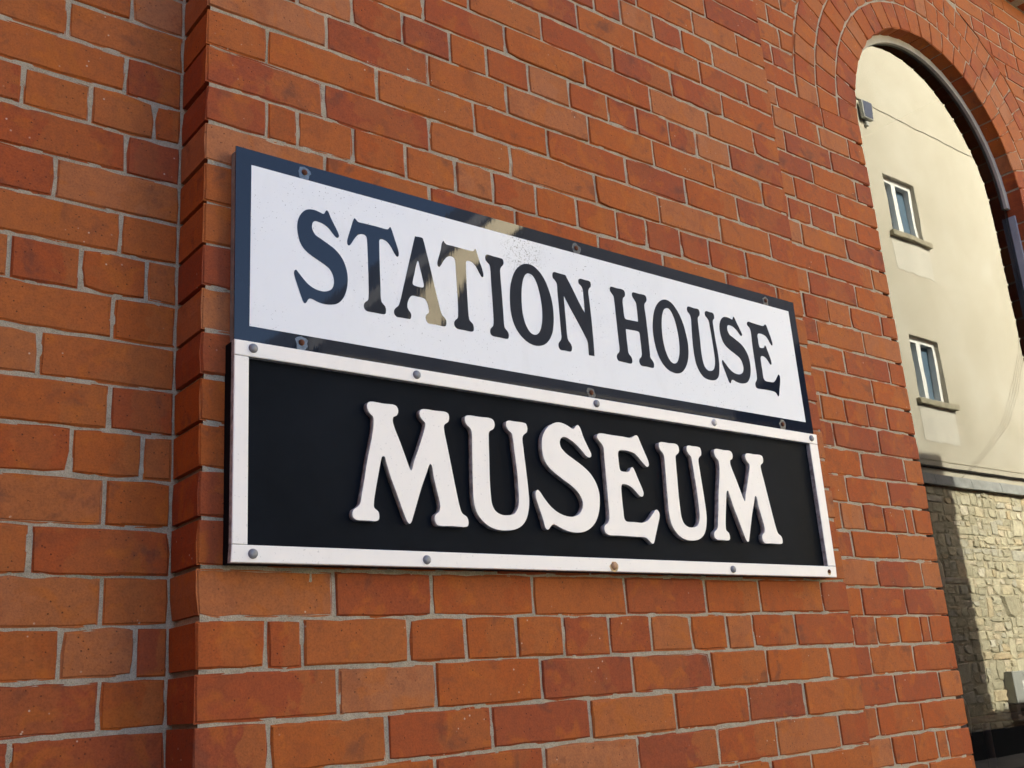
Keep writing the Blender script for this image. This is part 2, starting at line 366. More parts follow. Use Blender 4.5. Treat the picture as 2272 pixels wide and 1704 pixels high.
RIGHT = {10:[24.51], 9:[22.9,25.1], 8:[24.41], 7:[23.0,25.76], 6:[24.25,27.3], 5:[22.4,23.8,25.28,26.83,28.9], 4:[24.35,27.38], 3:[22.9,25.9,28.9], 2:[24.5,27.4],
 1:[22.5,23.9,25.32,26.9,28.4], 0:[24.5,27.42], -1:[22.9,25.83,28.95], -2:[24.44,27.53], -3:[22.5,23.9,25.41,26.91,29.01], -4:[24.5,27.5],
 -5:[23.0,25.99,28.99], -6:[24.58,27.54], -7:[22.6,24.0,25.47,26.91,28.26], -8:[24.5,27.37], -9:[22.9,25.95,28.86], -10:[24.76,27.44],
 -11:[22.7,24.16,25.56,26.85,28.29,28.83], -12:[24.59,27.45], -13:[22.9,25.83,28.77], -14:[24.61,27.32], -15:[22.5,23.8,25.2,26.6,28.03,28.65],
 -16:[24.58,27.25], -17:[22.9,25.77,28.66], -18:[24.42,27.11], -19:[22.3,23.6,25.01,26.38,27.8,28.53]}
PW, SET = 21.66, 1.44                        # pier width, set-back of the wall behind it
AX, AZ, AR = 37.42, 6.91, 7.33               # arch centre and radius
RING = 1.44
TOP = 21
ro = random.Random(11)
for k in range(-36, 40):                     # pier
    js = PIER.get(k) or generic(k, 1.2, PW-1.2, ro)
    xs = [0.0-JT/2]+list(js)+[PW+JT/2]
    for i in range(len(xs)-1):
        edge = i == 0 or i == len(xs)-2
        add(rect(xs[i], xs[i+1], k+ro.gauss(0, .012), k+1+ro.gauss(0, .012)), 0, SET+.01 if edge else .4, 'pier')
def clip_ring(poly, R):
    if min(hypot(x-AX, z-AZ) for x, z in poly) >= R and not any(AZ < p[1] for p in poly): return poly
    P = densify(poly, .25); out = []
    if all(hypot(x-AX, z-AZ) < R for x, z, _ in P): return None
    hit = False
    for x, z, c in P:
        rr_ = hypot(x-AX, z-AZ)
        if rr_ < R: x, z = AX+(x-AX)*R/rr_, AZ+(z-AZ)*R/rr_; hit = True
        if not out or hypot(x-out[-1][0], z-out[-1][1]) > .03: out.append((x, z))
    if not hit: return poly
    A = abs(sum(out[i][0]*out[(i+1) % len(out)][1]-out[(i+1) % len(out)][0]*out[i][1] for i in range(len(out))))/2
    return out if A > .12 else None
RO = AR+3*RING+JT*.5
for k in range(-36, TOP):                    # wall on both sides of the pier and round the arch
    js = LEFT.get(k, []); lo = js[0] if js else -.2
    ext = []; x = lo
    while x > -22:
        x -= 1.45 if k % 4 == 1 else 3.0; ext.append(x+ro.uniform(-.06, .06))
    xs = sorted(ext)+list(js)+[-.0]
    if not js: xs = generic(k, -22, -.8, ro)+[-.0]
    for i in range(len(xs)-1): add(rect(xs[i], xs[i+1], k+ro.gauss(0, .012), k+1+ro.gauss(0, .012)), SET, .4, 'wall')
    if k < 7: spans = [(PW-.1, AX-AR, RIGHT.get(k)), (AX+AR, 92, None)]
    else: spans = [(PW-.1, 92, RIGHT.get(k))]
    for a, b, js in spans:
        if js is None: js = generic(k, a+.7, b-.7, ro)
        elif b > 40: js = list(js)+[x for x in generic(k, js[-1]+1.0, b-.7, ro)]
        xs = [a-JT/2]+list(js)+[b+JT/2]
        for i in range(len(xs)-1):
            p = rect(xs[i], xs[i+1], k+ro.gauss(0, .012), k+1+ro.gauss(0, .012))
            reveal = k < 7 and ((i == len(xs)-2 and b < 40) or (i == 0 and a > 40))
            if k >= 7: p = clip_ring(p, RO)
            if p: add(p, SET, .92 if reveal else .4, 'wall')
for k in range(TOP, TOP+4):                  # projecting courses over the panel
    for a, b in ((-22, -.1), (PW+.1, 92)):
        xs = [a]+generic(1 if k % 2 else 3, a+.7, b-.7, ro)+[b]
        for i in range(len(xs)-1): add(rect(xs[i], xs[i+1], k, k+1), .12 if k == TOP else 0, 1.3, 'string_course' if a > 0 else 'string_left')
for ring in range(3):                        # three rings of voussoirs
    r0 = AR+ring*RING+(JT*.5 if ring else 0); r1 = AR+(ring+1)*RING-JT*.5
    n = (24, 28, 32)[ring]
    for i in range(n):
        a0 = pi-(i/n)*pi; a1 = pi-((i+1)/n)*pi; g = JT*.28
        P = [(AX+r1*cos(a0-g/r1), AZ+r1*sin(a0-g/r1)), (AX+r0*cos(a0-g/r0), AZ+r0*sin(a0-g/r0)),
             (AX+r0*cos(a1+g/r0), AZ+r0*sin(a1+g/r0)), (AX+r1*cos(a1+g/r1), AZ+r1*sin(a1+g/r1))]
        add(P, SET, .92 if ring == 0 else .4, 'arch', 'voussoir')

# mortar bodies, the parts that carry the bricks
def sheet(x0, x1, z0, z1, y, st, rr, hole=None, amp=.010):
    nx, nz = max(1, int((x1-x0)/st)), max(1, int((z1-z0)/st)); V, F = [], []
    for j in range(nz+1):
        for i in range(nx+1): V.append(M(x0+(x1-x0)*i/nx, y+rr.uniform(-amp, amp), z0+(z1-z0)*j/nz))
    for j in range(nz):
        for i in range(nx):
            x, z = x0+(x1-x0)*(i+.5)/nx, z0+(z1-z0)*(j+.5)/nz
            if hole and hole(x, z): continue
            a = j*(nx+1)+i; F.append((a, a+1, a+nx+2, a+nx+1))
    return V, F
rm = random.Random(5)
V, F = sheet(.075, PW-.075, GZ, 40, .038, .3, rm)
for xx in (.13, PW-.13):
    n = len(V); V += [M(xx, .038, GZ), M(xx, SET+.1, GZ), M(xx, SET+.1, 40), M(xx, .038, 40)]; F.append((n, n+1, n+2, n+3))
pier = link('pier', V, F, B['mortar'], MUSEUM, M(PW/2, 0, GZ)); pier['label'] = 'shallow brick pier carrying the two signs'
hole = lambda x, z: (abs(x-AX) < AR+.45 and z < AZ) or hypot(x-AX, z-AZ) < AR+.45
V, F = sheet(-22, 92, GZ, TOP, SET+.038, .3, rm, hole)
wall = link('wall', V, F, B['mortar'], MUSEUM, M(10, SET, GZ))
# lining of the reveal behind the bricks
V, F, N = [], [], 40
prof = [(AX-AR-.06, GZ), (AX-AR-.06, AZ)]+[(AX-(AR+.06)*cos(pi*i/N), AZ+(AR+.06)*sin(pi*i/N)) for i in range(1, N)]+[(AX+AR+.06, AZ), (AX+AR+.06, GZ)]
for x, z in prof: V += [M(x, SET+.05, z), M(x, 2.5, z)]
for i in range(len(prof)-1): F.append((2*i, 2*i+1, 2*i+3, 2*i+2))
arch = link('arch', V, F, B['mortar'], MUSEUM, M(AX, SET, AZ)); arch['label'] = 'round arch of three brick rings'
def string_body(a, b):
    V, F = sheet(a, b, TOP+.05, TOP+4, .15, .6, rm)
    n = len(V); V += [M(a, .15, TOP+.05), M(b, .15, TOP+.05), M(b, SET+.2, TOP+.05), M(a, SET+.2, TOP+.05)]; F.append((n, n+1, n+2, n+3))
    return link('string_course', V, F, B['mortar'], MUSEUM, M((a+b)/2, 0, TOP))
OWN = dict(pier=pier, wall=wall, arch=arch, string_course=string_body(PW+.1, 92), string_left=string_body(-22, -.1))

rr = random.Random(3)
vis = sorted([b for b in bricks if b[5] == 'brick' and b[0] > 0], key=lambda b: -b[0])
keep = set(id(b) for b in vis[:300])
rest = {}
for b in bricks:
    a, poly, y0, depth, owner, name = b
    single = id(b) in keep or (name == 'voussoir' and a > 0)
    V, F, C, c = brick_geo(poly, y0, depth, rr, .45 if single else .8)
    if single: link(name, V, F, B['brick'], OWN[owner], M(c[0], y0, c[1]), C)
    else:
        R = rest.setdefault((owner, name), ([], [], [])); n = len(R[0])
        R[0].extend(V); R[1].extend([tuple(q+n for q in g) for g in F]); R[2].extend(C)
for (owner, name), (V, F, C) in rest.items():
    tag(link('farther_bricks' if name == 'brick' else 'farther_voussoirs', V, F, B['brick'], OWN[owner], V[0], C), kind='stuff')

# rest of the station building: wall bodies, dark room behind the window, taller gabled block, roofs
EAVE = 33.6
boxes('wall_body', [(-190, 29.2, 1.6, 6, GZ, EAVE), (45.7, 330, 1.6, 6, GZ, EAVE), (29.2, 45.7, 1.6, 6, 15.5, EAVE)], B['farbrick'], MUSEUM)
box('pier_body', .3, PW-.3, .3, 1.6, GZ, EAVE, B['farbrick'], MUSEUM)
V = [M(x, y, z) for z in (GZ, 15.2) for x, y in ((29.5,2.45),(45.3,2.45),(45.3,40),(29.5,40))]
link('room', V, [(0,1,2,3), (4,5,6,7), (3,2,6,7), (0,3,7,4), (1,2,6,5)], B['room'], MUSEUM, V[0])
V = [M(*p) for p in ((-190,-.8,EAVE),(330,-.8,EAVE),(330,46,EAVE+26),(-190,46,EAVE+26),(330,92,EAVE),(-190,92,EAVE))]
link('roof', V, [(0,1,2,3), (3,2,4,5), (0,3,5), (1,4,2)], B['slate'], MUSEUM, V[0])
G0, G1, GT = 150, 227.6, 91.3
V = [M(x, y, z) for y in (2.0, 110) for x, z in ((G0,GZ),(G1,GZ),(G1,GT),(G1-14,GT),((G0+G1)/2,GT+.74*(G1-G0)/2),(G0,GT))]
link('gabled_block', V, [(0,1,2,3,4,5), (11,10,9,8,7,6), (0,5,11,6), (1,7,8,2), (5,4,10,11), (4,3,9,10), (3,2,8,9)], B['farbrick'], MUSEUM, V[0])

box('sky_blocker', -190, -52, -75, 1.55, GZ, 95, B['farbrick'], MUSEUM)  # unseen block added on the left to cut skylight on return and wall

# arched window: grey head frame, blue-grey jambs, glass, rails inside
win = empty('arched_window', M(AX, 2.2, GZ), parent=MUSEUM); win['label'] = 'tall arched window mirroring the cream building across the street'
GY = 2.29
def arc_frame(name, r0, r1, y0, y1, mat):
    V, F, N = [], [], 48
    for i in range(N+1):
        a = pi*i/N
        for r_, y in ((r1, y0), (r0, y0), (r0, y1), (r1, y1)): V.append(M(AX+r_*cos(a), y, AZ+r_*sin(a)))
    for i in range(N):
        for q in range(4): F.append((4*i+q, 4*i+4+q, 4*i+4+(q+1) % 4, 4*i+(q+1) % 4))
    F += [(0,1,2,3), (4*N+3,4*N+2,4*N+1,4*N)]
    return link(name, V, F, mat, win, M(AX, y0, AZ), smooth=False)
arc_frame('head_frame', AR-.36, AR+.05, 2.14, 2.40, B['frame'])
for s in (-1, 1):
    a, b = sorted((AX+s*(AR+.05), AX+s*(AR-.13)))
    box('jamb_frame', a, b, 1.95, 2.40, GZ+6, AZ-.45, B['jamb'], win, .02)
prof2 = [(AX-AR+.1, GZ+6), (AX+AR-.1, GZ+6)]+[(AX+(AR-.1)*cos(pi*i/48), AZ+(AR-.1)*sin(pi*i/48)) for i in range(49)]
link('pane', [M(x, GY, z) for x, z in prof2], [tuple(range(len(prof2)))], B['glass'], win, M(AX, GY, 0))
box('window_board', AX-AR, AX+AR, 1.5, 3, GZ, GZ+6, B['sill'], win)
for zz in (-12.45, -18.0):
    tube('rail', [M(30.3, 3.1, zz), M(AX, 3.1, zz-.05), M(44.4, 3.1, zz)], .14*UN, B['pipe'], win, 8)
    tube('bracket', [M(32.2, 3.0, zz+.9), M(32.5, 3.0, zz+.5), M(32.6, 3.05, zz), M(32.55, 3.1, zz-.5)], .30*UN, B['pipe'], win, 8)
tube('stanchion', [M(34.7, 3.3, -40+4.2), M(34.7, 3.3, -18)], .16*UN, B['pipe'], win, 8)

# ------------------------------------------------------------------ signs
LET = {
 'S1': [[(2.394,-4.749,0),(2.531,-4.739,0),(2.65,-4.76,0),(2.745,-4.78,0),(2.779,-4.749,0),(2.802,-4.698,0),(2.836,-4.664,0),(2.869,-4.685,0),(2.944,-4.845,0),(3.052,-5.037,0),(3.138,-5.207,0),(3.146,-5.259,0),(3.111,-5.305,0),(3.065,-5.302,0),(2.974,-5.218,0),(2.865,-5.109,0),(2.737,-5.04,0),(2.609,-5.013,0),(2.527,-5.015,0),(2.472,-5.059,0),(2.445,-5.155,0),(2.456,-5.25,0),(2.531,-5.366,0),(2.657,-5.426,0),(2.82,-5.505,0),(3.003,-5.598,0),(3.149,-5.718,0),(3.266,-5.889,0),(3.336,-6.106,0),(3.351,-6.334,0),(3.325,-6.534,0),(3.255,-6.74,0),(3.16,-6.881,0),(3.048,-6.971,0),(2.892,-7.02,0),(2.72,-7.035,0),(2.56,-7.013,0),(2.436,-6.973,0),(2.365,-6.969,0),(2.321,-7.003,0),(2.285,-7.069,0),(2.244,-7.106,0),(2.206,-7.084,0),(2.138,-6.919,0),(2.053,-6.68,0),(1.993,-6.504,0),(1.98,-6.421,0),(1.995,-6.358,0),(2.03,-6.337,0),(2.073,-6.376,0),(2.195,-6.506,0),(2.317,-6.619,0),(2.44,-6.689,0),(2.582,-6.727,0),(2.726,-6.729,0),(2.835,-6.695,0),(2.927,-6.629,0),(2.979,-6.514,0),(2.987,-6.39,0),(2.953,-6.256,0),(2.882,-6.147,0),(2.774,-6.073,0),(2.594,-5.988,0),(2.415,-5.904,0),(2.264,-5.806,0),(2.159,-5.681,0),(2.099,-5.519,0),(2.069,-5.324,0),(2.076,-5.163,0),(2.112,-5.03,0),(2.185,-4.896,0),(2.285,-4.796,0)]],
 'T1': [[(3.548,-4.731,0),(3.582,-4.684,0),(3.619,-4.717,0),(3.676,-4.759,0),(3.86,-4.761,0),(4.175,-4.76,0),(4.483,-4.762,0),(4.525,-4.734,0),(4.571,-4.679,0),(4.605,-4.733,0),(4.687,-4.969,0),(4.768,-5.214,0),(4.793,-5.339,0),(4.773,-5.418,0),(4.729,-5.428,0),(4.661,-5.35,0),(4.567,-5.203,0),(4.48,-5.11,0),(4.382,-5.067,0),(4.292,-5.069,0),(4.251,-5.106,0),(4.243,-5.219,0),(4.237,-5.663,0),(4.238,-6.301,0),(4.237,-6.608,0),(4.262,-6.711,0),(4.347,-6.794,0),(4.369,-6.888,0),(4.35,-6.981,0),(4.3,-7.002,0),(4.058,-7.006,0),(3.839,-7.001,0),(3.783,-6.959,0),(3.767,-6.873,0),(3.798,-6.797,0),(3.886,-6.718,0),(3.904,-6.635,0),(3.915,-6.095,0),(3.912,-5.459,0),(3.906,-5.185,0),(3.889,-5.097,0),(3.832,-5.058,0),(3.735,-5.064,0),(3.647,-5.116,0),(3.557,-5.228,0),(3.458,-5.388,0),(3.409,-5.435,0),(3.372,-5.416,0),(3.361,-5.337,0),(3.386,-5.231,0),(3.469,-4.974,0)]],
 'A': [[(5.287,-4.761,1),(5.51,-4.759,0),(5.534,-4.81,0),(5.608,-5.112,0),(5.735,-5.666,0),(5.828,-6.1,0),(5.899,-6.398,0),(5.954,-6.63,0),(5.997,-6.725,0),(6.09,-6.812,0),(6.111,-6.894,0),(6.09,-6.983,0),(6.049,-7.011,0),(5.778,-7.006,0),(5.567,-7.005,0),(5.513,-6.946,0),(5.502,-6.864,0),(5.53,-6.791,0),(5.601,-6.727,0),(5.6,-6.625,0),(5.557,-6.462,0),(5.485,-6.381,0),(5.276,-6.369,0),(5.125,-6.376,0),(5.066,-6.426,0),(4.994,-6.567,0),(4.979,-6.704,0),(5.004,-6.758,0),(5.074,-6.855,0),(5.074,-6.939,0),(5.049,-6.988,0),(5.003,-6.997,0),(4.817,-7.001,0),(4.662,-7,0),(4.609,-6.954,0),(4.594,-6.874,0),(4.634,-6.792,0),(4.719,-6.718,0),(4.781,-6.573,0),(4.868,-6.269,0),(4.979,-5.872,0),(5.115,-5.378,0),(5.229,-4.968,0)], [(5.338,-5.413,0),(5.3,-5.495,0),(5.219,-5.789,0),(5.16,-6.024,0),(5.167,-6.074,0),(5.214,-6.094,0),(5.442,-6.098,0),(5.481,-6.073,0),(5.488,-6.011,0),(5.455,-5.845,0),(5.392,-5.562,0),(5.36,-5.43,0)]],
 'T2': [[(6.108,-4.742,0),(6.15,-4.688,0),(6.189,-4.733,0),(6.241,-4.766,0),(6.444,-4.766,0),(6.77,-4.774,0),(7.061,-4.77,0),(7.105,-4.742,0),(7.151,-4.686,0),(7.178,-4.739,0),(7.255,-4.988,0),(7.339,-5.227,0),(7.366,-5.367,0),(7.349,-5.434,0),(7.306,-5.443,0),(7.239,-5.356,0),(7.146,-5.203,0),(7.058,-5.112,0),(6.957,-5.074,0),(6.863,-5.087,0),(6.826,-5.117,0),(6.817,-5.245,0),(6.805,-5.679,0),(6.802,-6.301,0),(6.811,-6.616,0),(6.834,-6.717,0),(6.924,-6.798,0),(6.95,-6.889,0),(6.932,-6.98,0),(6.885,-7.009,0),(6.643,-7.011,0),(6.424,-7.004,0),(6.363,-6.954,0),(6.347,-6.871,0),(6.381,-6.796,0),(6.462,-6.721,0),(6.483,-6.639,0),(6.498,-6.094,0),(6.49,-5.475,0),(6.487,-5.207,0),(6.467,-5.112,0),(6.414,-5.075,0),(6.324,-5.072,0),(6.23,-5.119,0),(6.123,-5.24,0),(6.025,-5.394,0),(5.979,-5.439,0),(5.941,-5.421,0),(5.929,-5.343,0),(5.959,-5.231,0),(6.05,-4.962,0)]],
 'I': [[(7.518,-4.767,0),(7.472,-4.814,0),(7.465,-4.917,0),(7.513,-4.98,0),(7.583,-5.039,0),(7.602,-5.127,0),(7.604,-5.603,0),(7.608,-6.235,0),(7.597,-6.648,0),(7.573,-6.741,0),(7.5,-6.816,0),(7.467,-6.901,0),(7.487,-6.986,0),(7.547,-7.017,0),(7.757,-7.021,0),(8.012,-7.019,0),(8.058,-6.981,0),(8.07,-6.89,0),(8.04,-6.815,0),(7.961,-6.738,0),(7.938,-6.626,0),(7.939,-6.356,0),(7.934,-5.757,0),(7.926,-5.263,0),(7.938,-5.094,0),(7.984,-5.01,0),(8.05,-4.94,0),(8.062,-4.844,0),(8.034,-4.785,0),(7.959,-4.773,0),(7.743,-4.77,0)]],
 'O1': [[(8.848,-4.749,0),(8.685,-4.806,0),(8.492,-4.969,0),(8.351,-5.195,0),(8.25,-5.475,0),(8.204,-5.76,0),(8.188,-6.129,0),(8.225,-6.414,0),(8.322,-6.668,0),(8.48,-6.859,0),(8.687,-6.997,0),(8.903,-7.054,0),(9.083,-7.044,0),(9.269,-6.978,0),(9.443,-6.831,0),(9.58,-6.605,0),(9.658,-6.294,0),(9.682,-5.952,0),(9.656,-5.635,0),(9.571,-5.328,0),(9.437,-5.05,0),(9.249,-4.849,0),(9.052,-4.747,0)], [(8.892,-5.012,0),(8.784,-5.078,0),(8.704,-5.216,0),(8.63,-5.474,0),(8.597,-5.741,0),(8.585,-6.057,0),(8.608,-6.292,0),(8.666,-6.501,0),(8.762,-6.667,0),(8.866,-6.741,0),(8.988,-6.749,0),(9.107,-6.674,0),(9.188,-6.541,0),(9.256,-6.307,0),(9.284,-6.023,0),(9.275,-5.763,0),(9.233,-5.488,0),(9.156,-5.22,0),(9.046,-5.053,0)]],
 'N': [[(9.813,-4.786,0),(9.764,-4.848,0),(9.767,-4.964,0),(9.835,-5.027,0),(9.892,-5.112,0),(9.893,-5.38,0),(9.899,-5.874,0),(9.898,-6.44,0),(9.896,-6.684,0),(9.851,-6.775,0),(9.785,-6.85,0),(9.768,-6.945,0),(9.812,-7.031,0),(9.998,-7.036,0),(10.185,-7.033,0),(10.232,-6.994,0),(10.248,-6.889,0),(10.211,-6.801,0),(10.137,-6.719,0),(10.111,-6.592,0),(10.11,-6.216,0),(10.108,-5.684,0),(10.112,-5.425,1),(10.284,-5.709,0),(10.549,-6.121,0),(10.772,-6.484,0),(10.854,-6.652,0),(10.857,-6.794,0),(10.857,-7.036,1),(11.067,-7.031,1),(11.079,-6.568,0),(11.079,-5.856,0),(11.065,-5.351,0),(11.061,-5.116,0),(11.104,-5.019,0),(11.17,-4.947,0),(11.181,-4.856,0),(11.144,-4.794,0),(10.971,-4.789,0),(10.774,-4.789,0),(10.719,-4.84,0),(10.72,-4.938,0),(10.798,-5.001,0),(10.848,-5.099,0),(10.855,-5.313,0),(10.848,-5.8,1),(10.686,-5.558,0),(10.444,-5.129,0),(10.24,-4.79,1),(10.002,-4.784,0)]],
 'H': [[(11.963,-4.796,0),(11.927,-4.844,0),(11.923,-4.927,0),(11.977,-5,0),(12.039,-5.071,0),(12.055,-5.214,0),(12.059,-5.724,0),(12.065,-6.301,0),(12.067,-6.695,0),(12.038,-6.77,0),(11.958,-6.845,0),(11.931,-6.928,0),(11.97,-7.02,0),(12.049,-7.038,0),(12.259,-7.045,0),(12.471,-7.044,0),(12.519,-7.011,0),(12.536,-6.919,0),(12.5,-6.834,0),(12.417,-6.748,0),(12.404,-6.589,0),(12.398,-6.193,0),(12.404,-6.01,1),(12.664,-6.003,0),(12.905,-6.005,0),(12.949,-6.038,0),(12.958,-6.229,0),(12.96,-6.557,0),(12.951,-6.704,0),(12.915,-6.781,0),(12.837,-6.856,0),(12.823,-6.957,0),(12.878,-7.039,0),(13.12,-7.044,0),(13.364,-7.044,0),(13.404,-7.009,0),(13.414,-6.907,0),(13.383,-6.839,0),(13.299,-6.742,0),(13.296,-6.597,0),(13.298,-6.082,0),(13.293,-5.527,0),(13.278,-5.155,0),(13.297,-5.076,0),(13.386,-4.975,0),(13.404,-4.868,0),(13.362,-4.8,0),(13.102,-4.797,0),(12.856,-4.797,0),(12.814,-4.839,0),(12.813,-4.933,0),(12.875,-5.015,0),(12.935,-5.106,0),(12.949,-5.271,0),(12.948,-5.531,0),(12.942,-5.699,1),(12.681,-5.704,0),(12.43,-5.696,0),(12.396,-5.647,0),(12.388,-5.392,0),(12.389,-5.17,0),(12.42,-5.063,0),(12.503,-4.982,0),(12.519,-4.868,0),(12.468,-4.799,0),(12.205,-4.795,0)]],
 'O2': [[(14.163,-4.778,0),(13.97,-4.866,0),(13.791,-5.042,0),(13.652,-5.294,0),(13.553,-5.649,0),(13.523,-5.953,0),(13.553,-6.281,0),(13.632,-6.582,0),(13.79,-6.853,0),(13.992,-7.008,0),(14.21,-7.069,0),(14.388,-7.072,0),(14.579,-7.008,0),(14.762,-6.843,0),(14.907,-6.597,0),(14.985,-6.321,0),(15.005,-6.014,0),(14.956,-5.678,0),(14.876,-5.365,0),(14.715,-5.066,0),(14.514,-4.852,0),(14.344,-4.777,0)], [(14.225,-5.043,0),(14.112,-5.107,0),(14.013,-5.287,0),(13.947,-5.544,0),(13.915,-5.888,0),(13.929,-6.203,0),(13.998,-6.49,0),(14.095,-6.679,0),(14.208,-6.765,0),(14.309,-6.774,0),(14.419,-6.724,0),(14.523,-6.56,0),(14.593,-6.324,0),(14.621,-5.961,0),(14.581,-5.569,0),(14.518,-5.312,0),(14.419,-5.119,0),(14.328,-5.043,0)]],
 'U': [[(15.208,-4.81,0),(15.159,-4.872,0),(15.162,-4.978,0),(15.245,-5.059,0),(15.283,-5.18,0),(15.264,-5.458,0),(15.225,-6.031,0),(15.233,-6.404,0),(15.275,-6.667,0),(15.383,-6.878,0),(15.533,-7.022,0),(15.728,-7.078,0),(15.935,-7.075,0),(16.108,-7.027,0),(16.235,-6.906,0),(16.308,-6.707,0),(16.344,-6.449,0),(16.345,-6.152,0),(16.309,-5.689,0),(16.292,-5.284,0),(16.291,-5.122,0),(16.319,-5.052,0),(16.374,-4.999,0),(16.388,-4.888,0),(16.346,-4.82,0),(16.195,-4.814,0),(16.029,-4.811,0),(15.977,-4.853,0),(15.963,-4.964,0),(16.034,-5.037,0),(16.096,-5.113,0),(16.12,-5.313,0),(16.146,-5.672,0),(16.166,-6.137,0),(16.165,-6.391,0),(16.12,-6.587,0),(16.046,-6.712,0),(15.915,-6.779,0),(15.781,-6.781,0),(15.663,-6.704,0),(15.6,-6.557,0),(15.57,-6.312,0),(15.582,-5.827,0),(15.589,-5.36,0),(15.611,-5.101,0),(15.695,-5.011,0),(15.721,-4.91,0),(15.683,-4.82,0),(15.477,-4.815,0)]],
 'E': [[(18.046,-4.812,0),(17.985,-4.874,0),(17.992,-4.951,0),(18.084,-5.025,0),(18.117,-5.13,0),(18.103,-5.643,0),(18.111,-6.235,0),(18.111,-6.671,0),(18.077,-6.783,0),(17.993,-6.881,0),(17.977,-6.959,0),(18.008,-7.041,0),(18.459,-7.048,0),(18.916,-7.061,0),(18.991,-7.1,0),(19.069,-7.195,0),(19.117,-7.161,0),(19.197,-6.92,0),(19.297,-6.62,0),(19.304,-6.486,0),(19.255,-6.43,0),(19.169,-6.515,0),(19.036,-6.666,0),(18.938,-6.734,0),(18.752,-6.752,0),(18.492,-6.739,0),(18.442,-6.669,0),(18.432,-6.408,0),(18.429,-6.079,0),(18.443,-5.966,0),(18.504,-5.909,0),(18.635,-5.916,0),(18.751,-5.987,0),(18.886,-6.134,0),(18.932,-6.149,0),(18.969,-6.088,0),(18.945,-5.936,0),(18.85,-5.683,0),(18.784,-5.525,0),(18.746,-5.515,0),(18.686,-5.596,0),(18.597,-5.626,0),(18.467,-5.619,0),(18.44,-5.546,0),(18.437,-5.368,0),(18.437,-5.212,0),(18.5,-5.145,0),(18.603,-5.128,0),(18.765,-5.147,0),(18.888,-5.194,0),(18.994,-5.324,0),(19.085,-5.444,0),(19.132,-5.459,0),(19.169,-5.397,0),(19.143,-5.255,0),(19.04,-4.954,0),(18.961,-4.775,0),(18.914,-4.76,0),(18.815,-4.829,0),(18.533,-4.832,0),(18.272,-4.82,0)]],
 'mM': [[(3.801,-9.242,0),(3.725,-9.28,0),(3.7,-9.35,0),(3.72,-9.452,0),(3.781,-9.531,0),(3.843,-9.582,0),(3.861,-9.675,0),(3.843,-9.886,0),(3.757,-10.271,0),(3.661,-10.652,0),(3.587,-11.026,0),(3.504,-11.395,0),(3.457,-11.597,0),(3.394,-11.672,0),(3.291,-11.74,0),(3.258,-11.822,0),(3.276,-11.91,0),(3.365,-11.963,0),(3.609,-11.965,0),(3.856,-11.966,0),(3.919,-11.933,0),(3.937,-11.841,0),(3.915,-11.752,0),(3.814,-11.667,0),(3.813,-11.54,0),(3.858,-11.3,0),(3.945,-10.926,0),(4.051,-10.516,0),(4.077,-10.49,0),(4.12,-10.492,0),(4.158,-10.611,0),(4.272,-10.976,0),(4.389,-11.265,0),(4.505,-11.573,0),(4.622,-11.862,0),(4.672,-11.952,0),(4.72,-11.983,0),(4.77,-11.947,0),(4.819,-11.834,0),(4.919,-11.569,0),(5.097,-11.106,0),(5.249,-10.77,0),(5.326,-10.591,0),(5.362,-10.565,0),(5.398,-10.605,0),(5.427,-10.834,0),(5.5,-11.155,0),(5.573,-11.475,0),(5.571,-11.589,0),(5.539,-11.667,0),(5.433,-11.748,0),(5.406,-11.834,0),(5.434,-11.936,0),(5.498,-11.989,0),(5.863,-11.988,0),(6.257,-11.99,0),(6.341,-11.961,0),(6.364,-11.874,0),(6.331,-11.76,0),(6.196,-11.671,0),(6.145,-11.558,0),(6.055,-11.138,0),(5.968,-10.657,0),(5.863,-10.075,0),(5.801,-9.744,0),(5.797,-9.604,0),(5.835,-9.55,0),(5.922,-9.491,0),(5.957,-9.407,0),(5.945,-9.297,0),(5.877,-9.254,0),(5.56,-9.254,0),(5.237,-9.252,0),(5.155,-9.281,0),(5.113,-9.351,0),(5.135,-9.457,0),(5.2,-9.529,0),(5.26,-9.592,0),(5.248,-9.702,0),(5.182,-9.885,0),(5.027,-10.269,0),(4.902,-10.549,0),(4.849,-10.725,0),(4.821,-10.756,0),(4.794,-10.729,0),(4.685,-10.453,0),(4.547,-10.102,0),(4.407,-9.77,0),(4.375,-9.638,0),(4.395,-9.54,0),(4.485,-9.491,0),(4.528,-9.408,0),(4.519,-9.312,0),(4.45,-9.251,0),(4.145,-9.249,0)]],
